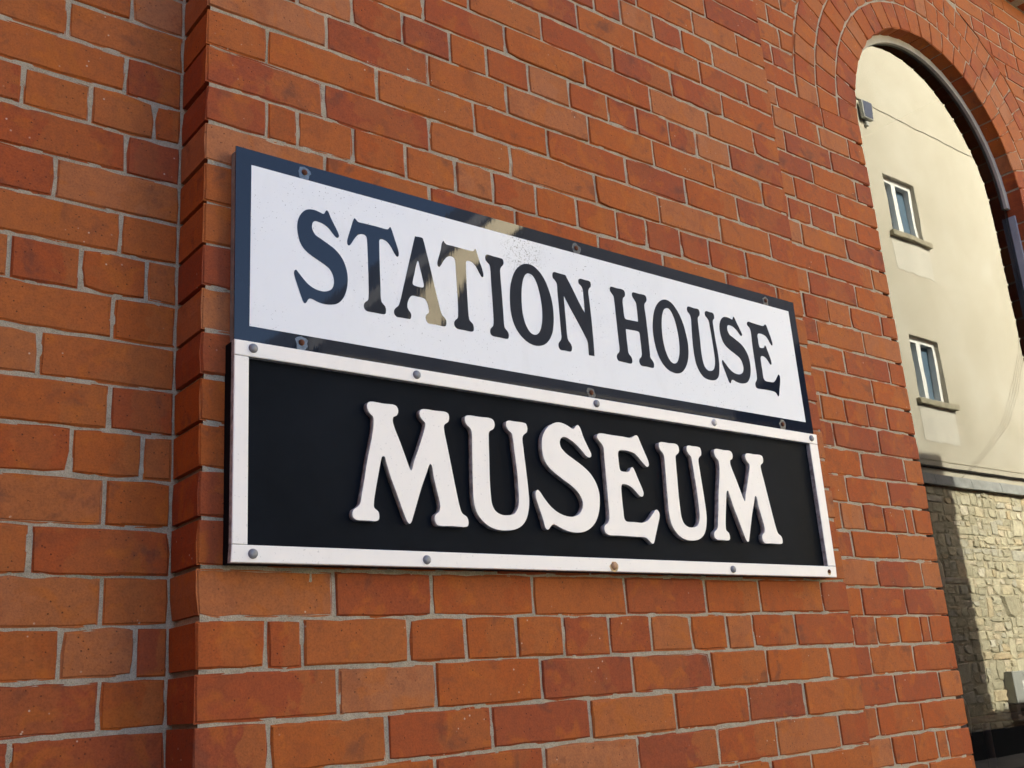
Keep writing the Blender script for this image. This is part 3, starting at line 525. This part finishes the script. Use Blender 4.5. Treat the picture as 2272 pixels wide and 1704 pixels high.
 'mU': [[(6.517,-9.262,0),(6.438,-9.302,0),(6.42,-9.389,0),(6.463,-9.5,0),(6.558,-9.574,0),(6.602,-9.664,0),(6.595,-9.957,0),(6.571,-10.478,0),(6.548,-10.991,0),(6.548,-11.336,0),(6.604,-11.594,0),(6.739,-11.788,0),(6.952,-11.939,0),(7.199,-12.013,0),(7.504,-12.023,0),(7.767,-11.981,0),(7.986,-11.873,0),(8.134,-11.701,0),(8.222,-11.467,0),(8.255,-11.255,0),(8.252,-10.938,0),(8.223,-10.429,0),(8.189,-9.916,0),(8.185,-9.656,0),(8.233,-9.575,0),(8.335,-9.499,0),(8.364,-9.397,0),(8.328,-9.28,0),(8.22,-9.258,0),(7.976,-9.258,0),(7.761,-9.26,0),(7.699,-9.304,0),(7.683,-9.403,0),(7.753,-9.514,0),(7.847,-9.581,0),(7.87,-9.708,0),(7.894,-10.05,0),(7.932,-10.537,0),(7.936,-11.001,0),(7.922,-11.316,0),(7.862,-11.486,0),(7.747,-11.606,0),(7.535,-11.652,0),(7.355,-11.646,0),(7.183,-11.564,0),(7.094,-11.405,0),(7.073,-11.181,0),(7.069,-10.811,0),(7.095,-10.226,0),(7.115,-9.803,0),(7.142,-9.609,0),(7.279,-9.52,0),(7.326,-9.419,0),(7.296,-9.304,0),(7.208,-9.26,0),(6.872,-9.261,0)]],
 'mS': [[(9.382,-9.129,0),(9.584,-9.135,0),(9.753,-9.185,0),(9.894,-9.243,0),(9.959,-9.236,0),(10.026,-9.168,0),(10.099,-9.125,0),(10.168,-9.176,0),(10.282,-9.473,0),(10.43,-9.745,0),(10.491,-9.864,0),(10.481,-9.945,0),(10.403,-9.974,0),(10.303,-9.938,0),(10.155,-9.803,0),(9.966,-9.651,0),(9.772,-9.545,0),(9.603,-9.499,0),(9.483,-9.54,0),(9.422,-9.646,0),(9.443,-9.778,0),(9.586,-9.922,0),(9.832,-10.057,0),(10.109,-10.202,0),(10.383,-10.393,0),(10.564,-10.627,0),(10.652,-10.89,0),(10.64,-11.181,0),(10.568,-11.45,0),(10.436,-11.677,0),(10.238,-11.849,0),(10.023,-11.945,0),(9.789,-11.982,0),(9.533,-11.971,0),(9.26,-11.902,0),(9.073,-11.825,0),(8.992,-11.803,0),(8.904,-11.853,0),(8.827,-11.93,0),(8.771,-11.947,0),(8.72,-11.914,0),(8.648,-11.676,0),(8.542,-11.365,0),(8.48,-11.157,0),(8.484,-11.029,0),(8.553,-10.961,0),(8.618,-10.999,0),(8.753,-11.162,0),(8.928,-11.343,0),(9.136,-11.481,0),(9.38,-11.565,0),(9.633,-11.585,0),(9.825,-11.532,0),(9.969,-11.416,0),(10.039,-11.259,0),(10.019,-11.107,0),(9.907,-10.938,0),(9.694,-10.776,0),(9.424,-10.631,0),(9.157,-10.476,0),(8.923,-10.287,0),(8.819,-10.077,0),(8.803,-9.815,0),(8.838,-9.592,0),(8.941,-9.404,0),(9.113,-9.241,0)]],
 'mE': [[(10.88,-9.273,0),(10.789,-9.312,0),(10.763,-9.395,0),(10.815,-9.471,0),(10.91,-9.562,0),(10.96,-9.658,0),(10.958,-9.929,0),(10.954,-10.486,0),(10.95,-11.037,0),(10.943,-11.465,0),(10.918,-11.602,0),(10.854,-11.692,0),(10.754,-11.754,0),(10.717,-11.842,0),(10.744,-11.936,0),(10.854,-11.999,0),(11.249,-12.003,0),(11.787,-12.011,0),(12.226,-12.024,0),(12.328,-12.09,0),(12.455,-12.178,0),(12.516,-12.142,0),(12.6,-11.961,0),(12.728,-11.676,0),(12.841,-11.41,0),(12.836,-11.309,0),(12.78,-11.241,0),(12.708,-11.245,0),(12.61,-11.331,0),(12.414,-11.511,0),(12.29,-11.586,0),(12.118,-11.624,0),(11.843,-11.617,0),(11.544,-11.607,0),(11.486,-11.536,0),(11.475,-11.321,0),(11.471,-10.946,0),(11.487,-10.687,0),(11.529,-10.62,0),(11.654,-10.606,0),(11.813,-10.645,0),(11.942,-10.717,0),(12.09,-10.848,0),(12.193,-10.906,0),(12.265,-10.897,0),(12.31,-10.814,0),(12.28,-10.694,0),(12.151,-10.419,0),(12.022,-10.144,0),(11.971,-10.108,0),(11.909,-10.153,0),(11.828,-10.241,0),(11.729,-10.259,0),(11.525,-10.244,0),(11.492,-10.186,0),(11.483,-9.945,0),(11.488,-9.762,0),(11.545,-9.686,0),(11.699,-9.662,0),(11.92,-9.673,0),(12.137,-9.726,0),(12.313,-9.875,0),(12.465,-10.007,0),(12.557,-10.057,0),(12.626,-10.014,0),(12.63,-9.911,0),(12.516,-9.651,0),(12.385,-9.372,0),(12.309,-9.212,0),(12.255,-9.191,0),(12.15,-9.228,0),(12.044,-9.284,0),(11.723,-9.28,0),(11.284,-9.277,0)]],
 'S2': [[(16.901,-4.85,0),(17.038,-4.841,0),(17.157,-4.86,0),(17.252,-4.879,0),(17.286,-4.85,0),(17.309,-4.802,0),(17.343,-4.77,0),(17.376,-4.79,0),(17.451,-4.94,0),(17.559,-5.12,0),(17.645,-5.28,0),(17.653,-5.329,0),(17.618,-5.372,0),(17.572,-5.369,0),(17.481,-5.29,0),(17.372,-5.188,0),(17.244,-5.123,0),(17.116,-5.098,0),(17.034,-5.1,0),(16.979,-5.141,0),(16.952,-5.231,0),(16.963,-5.32,0),(17.038,-5.429,0),(17.164,-5.485,0),(17.327,-5.559,0),(17.51,-5.647,0),(17.656,-5.759,0),(17.773,-5.92,0),(17.844,-6.123,0),(17.859,-6.337,0),(17.832,-6.525,0),(17.762,-6.718,0),(17.667,-6.851,0),(17.555,-6.935,0),(17.399,-6.981,0),(17.227,-6.995,0),(17.067,-6.974,0),(16.943,-6.937,0),(16.872,-6.933,0),(16.828,-6.965,0),(16.792,-7.027,0),(16.751,-7.062,0),(16.713,-7.041,0),(16.645,-6.886,0),(16.56,-6.662,0),(16.5,-6.497,0),(16.487,-6.419,0),(16.502,-6.36,0),(16.537,-6.34,0),(16.58,-6.377,0),(16.702,-6.499,0),(16.824,-6.605,0),(16.947,-6.67,0),(17.089,-6.706,0),(17.233,-6.708,0),(17.342,-6.676,0),(17.434,-6.614,0),(17.486,-6.506,0),(17.494,-6.39,0),(17.46,-6.264,0),(17.389,-6.162,0),(17.281,-6.092,0),(17.101,-6.013,0),(16.922,-5.934,0),(16.771,-5.842,0),(16.666,-5.725,0),(16.606,-5.572,0),(16.576,-5.39,0),(16.583,-5.238,0),(16.619,-5.114,0),(16.692,-4.988,0),(16.792,-4.894,0)]],
 'mU2': [[(13.201,-9.292,0),(13.129,-9.331,0),(13.113,-9.418,0),(13.152,-9.528,0),(13.238,-9.601,0),(13.278,-9.691,0),(13.271,-9.982,0),(13.25,-10.499,0),(13.229,-11.008,0),(13.229,-11.35,0),(13.279,-11.606,0),(13.401,-11.799,0),(13.594,-11.949,0),(13.817,-12.022,0),(14.093,-12.032,0),(14.33,-11.991,0),(14.528,-11.883,0),(14.662,-11.713,0),(14.741,-11.48,0),(14.771,-11.27,0),(14.769,-10.955,0),(14.742,-10.45,0),(14.712,-9.941,0),(14.708,-9.683,0),(14.751,-9.602,0),(14.844,-9.527,0),(14.87,-9.426,0),(14.837,-9.31,0),(14.74,-9.288,0),(14.519,-9.288,0),(14.325,-9.29,0),(14.269,-9.333,0),(14.254,-9.432,0),(14.318,-9.542,0),(14.403,-9.608,0),(14.423,-9.734,0),(14.445,-10.074,0),(14.479,-10.557,0),(14.483,-11.018,0),(14.47,-11.331,0),(14.416,-11.499,0),(14.312,-11.618,0),(14.121,-11.664,0),(13.958,-11.658,0),(13.803,-11.577,0),(13.722,-11.419,0),(13.703,-11.197,0),(13.7,-10.829,0),(13.723,-10.249,0),(13.741,-9.829,0),(13.766,-9.636,0),(13.889,-9.548,0),(13.932,-9.448,0),(13.905,-9.333,0),(13.825,-9.29,0),(13.522,-9.291,0)]],
 'mM2': [[(15.535,-9.277,0),(15.459,-9.315,0),(15.435,-9.384,0),(15.454,-9.485,0),(15.515,-9.563,0),(15.577,-9.614,0),(15.595,-9.706,0),(15.577,-9.914,0),(15.491,-10.296,0),(15.396,-10.673,0),(15.322,-11.043,0),(15.239,-11.408,0),(15.193,-11.608,0),(15.13,-11.682,0),(15.027,-11.75,0),(14.994,-11.831,0),(15.012,-11.918,0),(15.101,-11.971,0),(15.344,-11.973,0),(15.59,-11.974,0),(15.653,-11.941,0),(15.671,-11.85,0),(15.649,-11.762,0),(15.548,-11.678,0),(15.547,-11.552,0),(15.592,-11.314,0),(15.679,-10.944,0),(15.784,-10.538,0),(15.81,-10.512,0),(15.853,-10.514,0),(15.891,-10.632,0),(16.004,-10.994,0),(16.121,-11.28,0),(16.236,-11.584,0),(16.353,-11.871,0),(16.403,-11.96,0),(16.45,-11.99,0),(16.5,-11.955,0),(16.549,-11.843,0),(16.649,-11.581,0),(16.826,-11.122,0),(16.977,-10.79,0),(17.054,-10.612,0),(17.09,-10.587,0),(17.126,-10.626,0),(17.154,-10.853,0),(17.227,-11.171,0),(17.3,-11.487,0),(17.298,-11.6,0),(17.266,-11.678,0),(17.16,-11.758,0),(17.134,-11.843,0),(17.161,-11.944,0),(17.225,-11.996,0),(17.589,-11.995,0),(17.981,-11.997,0),(18.065,-11.969,0),(18.088,-11.882,0),(18.055,-11.77,0),(17.92,-11.681,0),(17.869,-11.57,0),(17.78,-11.154,0),(17.693,-10.678,0),(17.589,-10.102,0),(17.527,-9.774,0),(17.523,-9.635,0),(17.561,-9.582,0),(17.647,-9.523,0),(17.682,-9.44,0),(17.67,-9.331,0),(17.603,-9.289,0),(17.287,-9.289,0),(16.965,-9.287,0),(16.884,-9.316,0),(16.842,-9.385,0),(16.864,-9.49,0),(16.928,-9.561,0),(16.988,-9.623,0),(16.976,-9.732,0),(16.91,-9.914,0),(16.756,-10.294,0),(16.632,-10.571,0),(16.579,-10.745,0),(16.551,-10.776,0),(16.524,-10.749,0),(16.415,-10.476,0),(16.278,-10.128,0),(16.139,-9.8,0),(16.107,-9.669,0),(16.127,-9.572,0),(16.216,-9.523,0),(16.259,-9.441,0),(16.25,-9.346,0),(16.181,-9.286,0),(15.878,-9.284,0)]]}
def smooth_loop(lp, sub=4):
    n = len(lp); out = []
    for i in range(n):
        p0, p1, p2, p3 = lp[i-1], lp[i], lp[(i+1) % n], lp[(i+2) % n]
        if p1[2]: p0 = (2*p1[0]-p2[0], 2*p1[1]-p2[1])
        if p2[2]: p3 = (2*p2[0]-p1[0], 2*p2[1]-p1[1])
        d = [max(1e-3, sqrt(hypot(b[0]-a[0], b[1]-a[1]))) for a, b in ((p0, p1), (p1, p2), (p2, p3))]
        for s in range(sub):
            u = s/sub; q = []
            for c in (0, 1):
                m1 = (p2[c]-p1[c])+d[1]*((p1[c]-p0[c])/d[0]-(p2[c]-p0[c])/(d[0]+d[1]))
                m2 = (p2[c]-p1[c])+d[1]*((p3[c]-p2[c])/d[2]-(p3[c]-p1[c])/(d[1]+d[2]))
                u2, u3 = u*u, u*u*u
                q.append((2*u3-3*u2+1)*p1[c]+(u3-2*u2+u)*m1+(-2*u3+3*u2)*p2[c]+(u3-u2)*m2)
            out.append(tuple(q))
    return out
def letter(key, yf, yb, mat, parent, edge=None):
    cu = bpy.data.curves.new('letter', 'CURVE'); cu.dimensions = '2D'; cu.fill_mode = 'BOTH'
    loops = [smooth_loop(lp) for lp in LET[key]]
    cx = sum(p[0] for p in loops[0])/len(loops[0]); cz = sum(p[1] for p in loops[0])/len(loops[0])
    for lp in loops:
        s = cu.splines.new('POLY'); s.points.add(len(lp)-1); s.use_cyclic_u = True
        for i, p in enumerate(lp): s.points[i].co = ((p[0]-cx)*UN, (p[1]-cz)*UN, 0, 1)
    cu.extrude = (yb-yf)/2*UN
    if edge is not None: cu.bevel_depth = .004*UN; cu.bevel_resolution = 0; cu.offset = -.004*UN; cu.extrude -= .004*UN
    tmp = bpy.data.objects.new('tmp', cu); me = bpy.data.meshes.new_from_object(tmp.evaluated_get(bpy.context.evaluated_depsgraph_get())) if False else tmp.to_mesh().copy()
    tmp.to_mesh_clear(); bpy.data.objects.remove(tmp)
    me.transform(Matrix.Rotation(pi/2, 4, 'X')); me.materials.clear(); me.materials.append(mat)
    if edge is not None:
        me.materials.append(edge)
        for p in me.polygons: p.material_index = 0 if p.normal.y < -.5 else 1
    else:
        for p in me.polygons: p.material_index = 0
    o = bpy.data.objects.new('letter', me); COL.objects.link(o); o.parent = parent; o.location = M(cx, (yf+yb)/2, cz)-pw(parent)
    return o

YT = -.32
S1 = empty('enamel_sign', M(10.6, -.1, -8.26), 'glossy navy and white enamel sign reading STATION HOUSE on the brick pier', 'sign')
bd = box('backing_board', .62, 20.63, YT+.035, .0, -8.24, -3.69, B['board'], S1)
prism('enamel_plate', [(.58,-8.27), (20.68,-8.27), (20.66,-3.67), (.58,-3.63)], YT, YT+.034, B['navy'], S1)
prism('white_field', [(.92,-7.87), (20.34,-7.92), (20.31,-4.05), (.95,-4.01)], YT-.006, YT-.001, B['white_enamel'], S1)
for k in ('S1','T1','A','T2','I','O1','N','H','O2','U','S2','E'): letter(k, YT-.011, YT-.007, B['navy'], S1)
for i, (x, z) in enumerate(((2.27,-3.83), (2.15,-8.05), (10.75,-3.86), (19.14,-3.88), (10.82,-8.11), (19.09,-8.12))):
    blot('chip', x, YT-.0035, z, .16, .15, B['chip'] if i < 2 else B['chip_dark'], S1, i, .10)
    dome('screw', x, YT, z, .075, .03, B['rust'], S1)

S2 = empty('museum_sign', M(10.6, -.1, -12.95), 'black panel in a white strip frame with raised cut-out letters reading MUSEUM', 'sign')
box('panel', .52, 20.57, -.30, 0, -12.94, -8.285, B['panel'], S2)
YL = -.45
def strip(name, quad):
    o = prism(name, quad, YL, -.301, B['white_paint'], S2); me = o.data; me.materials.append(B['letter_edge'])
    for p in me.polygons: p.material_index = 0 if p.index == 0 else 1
    bm = bmesh.new(); bm.from_mesh(me); bmesh.ops.bevel(bm, geom=[e for e in bm.edges if all(v.co.y < me.vertices[0].co.y+.001 for v in e.verts)], offset=.0012, segments=1, affect='EDGES'); bm.to_mesh(me); bm.free()
    return o
strip('top_strip', [(.53,-8.60), (20.63,-8.665), (20.66,-8.335), (.53,-8.26)])
strip('side_strip', [(.51,-12.575), (.85,-12.58), (.86,-8.61), (.53,-8.61)])
strip('side_strip', [(20.19,-12.61), (20.60,-12.61), (20.63,-8.675), (20.20,-8.675)])
strip('bottom_strip', [(.49,-12.94), (20.57,-12.955), (20.60,-12.62), (.51,-12.585)])
for k in ('mM','mU','mS','mE','mU2','mM2'): letter(k, YL, -.299, B['white_paint'], S2, B['letter_edge'])
for x, z, m in ((.95,-8.41,'bolt'), (5.08,-8.43,'bolt'), (10.85,-8.45,'bolt'), (15.6,-8.47,'bolt_pale'), (20.33,-8.49,'bolt'), (.96,-12.76,'bolt'), (5.14,-12.78,'bolt'), (10.94,-12.80,'rust_bolt'), (15.62,-12.80,'bolt'), (20.20,-12.78,'rust')):
    s = .6 if m == 'rust' else 1
    if m in ('rust_bolt', 'rust'): blot('rust_stain', x, YL-.0015, z-.015, .15*s, .12*s, B['stain'], S2, 5, .05)
    dome('bolt', x, YL, z, .105*s, .055*s, B[m], S2)

# ------------------------------------------------------------------ across the street
FY = -95.4                                   # plane of the cream front, seen in the arched window
OPP = empty('rendered_building', M(230, FY, GZ), 'tall cream rendered building on a rubble stone base, mirrored in the arched window', 'building')
RX, RZ = 230, 179
V = [M(x, y, z) for y in (FY, FY-200) for x, z in ((54,GZ),(406,GZ),(406,29.6),(RX,RZ),(54,29.6))]
W1 = (211.5, 225.1, 84.6, 100.3); W2 = (209.6, 222.2, 42.6, 58.2)
WINS = [W1, W2]+[(x, x+13.2, z, z+15.6) for x in (282, 325) for z in (42.6, 84.6)]
# front face cut into cells so that the windows are real openings
def front_cells():
    xs = sorted({54., 406., 230.}|{v for q in WINS for v in q[:2]}|{166.})
    zs = sorted({GZ, 24.5, 29.6}|{v for q in WINS for v in q[2:]}|{112.})
    top = lambda x: 29.6+(179-29.6)*(1-abs(x-RX)/176)
    Vv, Ff, Gg = [], [], []
    for i in range(len(xs)-1):
        for j in range(len(zs)):
            x0, x1, z0 = xs[i], xs[i+1], zs[j]; z1 = zs[j+1] if j < len(zs)-1 else 1e9
            if any(q[0] <= x0 and x1 <= q[1] and q[2] <= z0 and z1 <= q[3] for q in WINS): continue
            a, b = min(z1, top(x0)), min(z1, top(x1))
            if max(a, b) <= z0: continue
            P = [(x0, z0), (x1, z0)]
            tx = lambda z: RX-176*(1-(z-29.6)/149.4) if x1 <= RX else RX+176*(1-(z-29.6)/149.4)
            if a < z0: P = [(tx(z0), z0), (x1, z0), (x1, b)]+([(tx(z1), z1)] if b >= z1 else [])
            elif b < z0: P = [(x0, z0), (tx(z0), z0)]+([(tx(z1), z1)] if a >= z1 else [])+[(x0, a)]
            else:
                P = [(x0, z0), (x1, z0), (x1, b)]
                if (a < z1) != (b < z1): P.append((tx(z1), z1))
                P.append((x0, a))
            n = len(Vv); Vv += [M(x, FY, z) for x, z in P]; (Gg if x1 <= 166 else Ff).append(tuple(range(n+len(P)))[n:][::-1])
    return Vv, Ff, Gg
V2, F2, F3 = front_cells(); link('slate_hanging', V2, F3, B['slatehang'], OPP, M(120, FY, GZ)); n = len(V2); V2 += V
F2 += [tuple(q+n for q in g) for g in ((5,6,7,8,9), (0,4,9,5), (1,6,7,2))]
link('wall', V2, F2, B['render'], OPP, M(230, FY, GZ))
V = [M(x, y, z) for y in (FY+.4, FY-200) for x, z in ((52,27.9),(RX,RZ+.4),(408,27.9),(408,29.9),(RX,RZ+2.4),(52,29.9))]
link('roof', V, [(0,1,4,5), (1,2,3,4), (11,10,7,6), (10,9,8,7), (0,6,7,1), (1,7,8,2), (5,4,10,11), (4,3,9,10)], B['slate'], OPP, V[0])
prism('verge', [(68,34), (72,33.5), (79,45), (89.5,54.5), (166.1,119.4), (166.1,123.4), (84.5,54.6), (75.5,46.8), (70.5,40)], FY+.9, FY+.02, B['verge'], OPP)
DY = 1.1
for q in WINS:
    x0, x1, z0, z1 = q; w_ = box('window', x0+.05, x1-.05, FY-DY-2.4, FY-DY-1.4, z0+.05, z1-.05, B['pane'], OPP)
    V = [M(x, y, z) for y in (FY, FY-DY-1.5) for x, z in ((x0,z0),(x1,z0),(x1,z1),(x0,z1))]
    link('reveal', V, [(0,1,5,4), (1,2,6,5), (2,3,7,6), (3,0,4,7)], B['render'], w_, V[0])
    t = 1.05; fy0, fy1 = FY-DY-1.35, FY-DY; mid = x0+(x1-x0)*.42
    boxes('frame', [(x0,x1,fy0,fy1,z0,z0+t), (x0,x1,fy0,fy1,z1-t-.2,z1), (x0,x0+t,fy0,fy1,z0+t,z1-t-.2), (x1-t-.2,x1,fy0,fy1,z0+t,z1-t-.2), (mid-.8*t,mid+.8*t,fy0,fy1+.05,z0+t,z1-t-.2)], B['upvc'], w_)
    box('sill', x0-1.6, x1+2.2, FY-DY, FY+1.1, z0-1.35, z0, B['sill'], w_, .12)
for (x0, x1, z0, z1) in WINS:
    rp = random.Random(x0+z0); top = [(x0-1.2, z0-1.37), (x1+1.6, z0-1.37)]
    low = [(x1+1.4-(x1-x0+2.4)*k/14, z0-9.5-.5*rp.random()) for k in range(15)]
    prism('clean_patch', (top+low)[::-1], FY+.05, FY+.01, B['pale'], OPP)
box('drip_line', 54.5, 405.5, FY-.1, FY+.55, 26.4, 26.9, B['dark'], OPP); box('groove', 54.5, 405.5, FY-.1, FY+.12, 28.3, 28.42, B['sill'], OPP)
box('corner_strip', 204, 211.4, FY-.1, FY+.45, 119, 150, B['render'], OPP)
# sloped coping in slabs
rc = random.Random(2); x = 54.5; cop = empty('coping', M(230, FY, 22), parent=OPP)
while x < 405:
    L = min(rc.uniform(13, 19), 405.6-x); e = rc.uniform(-.06, .06)
    V = [M(x, FY-.1, 22.2), M(x, FY+2.1, 22.2+e), M(x, FY+1.75, 24.55+e), M(x, FY-.1, 25.0)]; V += [v+Vector(((L-.16)*UN, 0, 0)) for v in V]
    link('coping_slab', V, [(0,1,2,3), (7,6,5,4), (0,4,5,1), (1,5,6,2), (2,6,7,3)], B['coping'], cop, V[0]); x += L
# rubble base: stones of all sizes, each with its own outline
base = box('stone_base', 54.2, 405.8, FY-.2, FY+.75, GZ, 22.2, B['stone_mortar'], OPP); base['label'] = 'rubble stone base of warm limestone'
rs = random.Random(21)
def cells(x0, x1, z0, z1, rs):
    """random rubble brought to courses: rows cut into blocks, blocks cut again into smaller stones"""
    out = []
    def block(a, b, c, d):
        w_, h_ = b-a, d-c
        if h_ > 2.4 and rs.random() < .62: m = c+h_*rs.uniform(.3, .7); block(a, b, c, m); block(a, b, m, d); return
        if w_ > 4.2 and rs.random() < .75: m = a+w_*rs.uniform(.3, .7); block(a, m, c, d); block(m, b, c, d); return
        g = .12; jx, jz = .11*w_, .09*h_; q = lambda x, z: (x+rs.uniform(-jx, jx), z+rs.uniform(-jz, jz))
        P = [q(a+g, c+g), q((a+b)/2, c+g), q(b-g, c+g), q(b-g, (c+d)/2), q(b-g, d-g), q((a+b)/2, d-g), q(a+g, d-g), q(a+g, (c+d)/2)]
        for k in (0, 2, 4, 6):
            if rs.random() < .35:
                s = rs.uniform(.12, .3); mx, mz = (a+b)/2, (c+d)/2; P[k] = (P[k][0]+(mx-P[k][0])*s, P[k][1]+(mz-P[k][1])*s)
        out.append((P, (a+b)/2, (c+d)/2))
    z = z0
    while z < z1-.4:
        h = min(rs.uniform(2.2, 5.2), z1-z)
        if z1-z-h < 1.2: h = z1-z
        x = x0+rs.uniform(-2, 0)
        while x < x1: L = rs.uniform(3.0, 9.0); block(x, x+L, z, z+h); x += L
        z += h
    return out
SV, SF, SC = [], [], []; cnt = 0
for P, px, pz in cells(166, 290, GZ+.2, 22.1, rs):
    sh = rs.uniform(.94, 1.0); hgt = rs.uniform(.08, .30); ang = rs.uniform(-.12, .12)
    n = len(P); jx = lambda s: [(px+(x-px)*s+rs.gauss(0, .05), pz+(z-pz)*s+rs.gauss(0, .05)) for x, z in P]
    o_, m_, i_ = jx(sh), jx(sh*.96), jx(sh*.84)
    Vv = [M(x, FY+.6, z) for x, z in o_]+[M(x, FY+.75+hgt*.6, z) for x, z in m_]+[M(x, FY+.75+hgt+rs.gauss(0, .05)+ang*(x-px), z) for x, z in i_]
    Ff = [tuple(range(2*n, 3*n))[::-1]]
    for k in range(n): j = (k+1) % n; Ff += [(k, n+k, n+j, j), (n+k, 2*n+k, 2*n+j, n+j)]
    r1 = rs.random(); Cc = [(r1, 0, 0)]*len(Vv)
    if 203 < px < 251 and -30 < pz and cnt < 300: link('stone', Vv, Ff, B['stone'], base, M(px, FY+.75, pz), Cc); cnt += 1
    else:
        n0 = len(SV); SV += Vv; SF += [tuple(q+n0 for q in g) for g in Ff]; SC += Cc
tag(link('farther_stones', SV, SF, B['stone'], base, SV[0], SC), kind='stuff')

box('shade_plinth', 54.1, 405.9, FY-.1, FY+1.9, GZ, -29.3, B['shade_plinth'], OPP, .1)  # near-black plinth box added; its colour deepens the eave shadow on the base
mb = empty('meter_box', M(225.5, FY+1, -28), 'grey electricity meter box with yellow warning label, set on the rubble stone base', 'meter box')
box('cabinet', 221.2, 229.6, FY+.5, FY+3.0, -24.6, -18.0, B['meter'], mb, .18)
box('lower_panel', 221.6, 229.2, FY+.5, FY+2.4, -28.2, -24.75, B['meter_low'], mb, .12)
for x in (223.6, 227.0): box('knockout', x-.55, x+.55, FY+2.41, FY+2.55, -27.2, -25.6, B['dark'], mb)
lb = box('warning_label', 224.6, 227.0, FY+3.01, FY+3.06, -23.1, -20.1, B['paper'], mb)
V = [M(224.95, FY+3.08, -21.9), M(226.65, FY+3.08, -21.9), M(225.8, FY+3.08, -20.45)]; link('warning_triangle', V, [(0,2,1)], B['yellow'], lb, V[0])
V = [M(225.85, FY+3.10, -20.8), M(225.6, FY+3.10, -21.3), M(225.8, FY+3.10, -21.3), M(225.7, FY+3.10, -21.75), M(226.0, FY+3.10, -21.15), M(225.82, FY+3.10, -21.15)]
link('bolt_symbol', V, [(0,1,2,5), (5,2,3,4)], B['blackprint'], lb, V[0])
box('lock', 225.6, 226.2, FY+3.01, FY+3.2, -19.0, -18.6, B['paper'], mb)
fl = empty('floodlight', M(208.5, FY+.2, 116), 'small square floodlight fixed high on the cream wall', 'light')
box('housing', 205.6, 209.6, FY+.5, FY+1.5, 113.4, 118.2, B['meter'], fl, .15); box('lens', 205.9, 209.3, FY+1.51, FY+1.6, 113.7, 117.9, B['lampglass'], fl)
box('arm', 207.2, 208.2, FY, FY+.8, 111.9, 113.6, B['meter'], fl)
for i in range(4):
    o_ = i*.9; pts = [(220.8-.3*i, 24.6), (227+o_*.7, 28.6), (236+o_, 34.0), (245+o_*1.2, 40.2), (254+o_*1.3, 49.8), (263.5+o_, 62.5), (270+o_, 76), (275+o_, 92)]
    tag(tube('cable', [M(x, FY+.10+.03*i, z) for x, z in pts], .035*UN, B['cable']), 'thin grey cable fanning up the cream wall from the coping', 'cable', 'cables fanning up from the coping')
tag(tube('wire', [M(x, FY+.1, 118.6+.0012*(x-236)**2*.25) for x in range(206, 300, 6)], .07*UN, B['cable']), 'thin dark wire strung level across the cream wall past the floodlight', 'wire')

# ------------------------------------------------------------------ ground
V = [(-900,-900,0), (900,-900,0), (900,900,0), (-900,900,0)]
tag(link('ground', V, [(0,1,2,3)], B['asphalt']), kind='structure')
tag(boxes('pavement', [(-190, 330, -20, 1.5, GZ+.02, GZ+1.5)], B['paving']), kind='structure')
tag(boxes('kerb', [(-190, 330, -22, -20.02, GZ+.02, GZ+1.55)], B['kerb']), kind='structure')
tag(boxes('far_pavement', [(40, 420, FY+.8, FY+16, GZ+.02, GZ+1.5)], B['paving']), kind='structure')
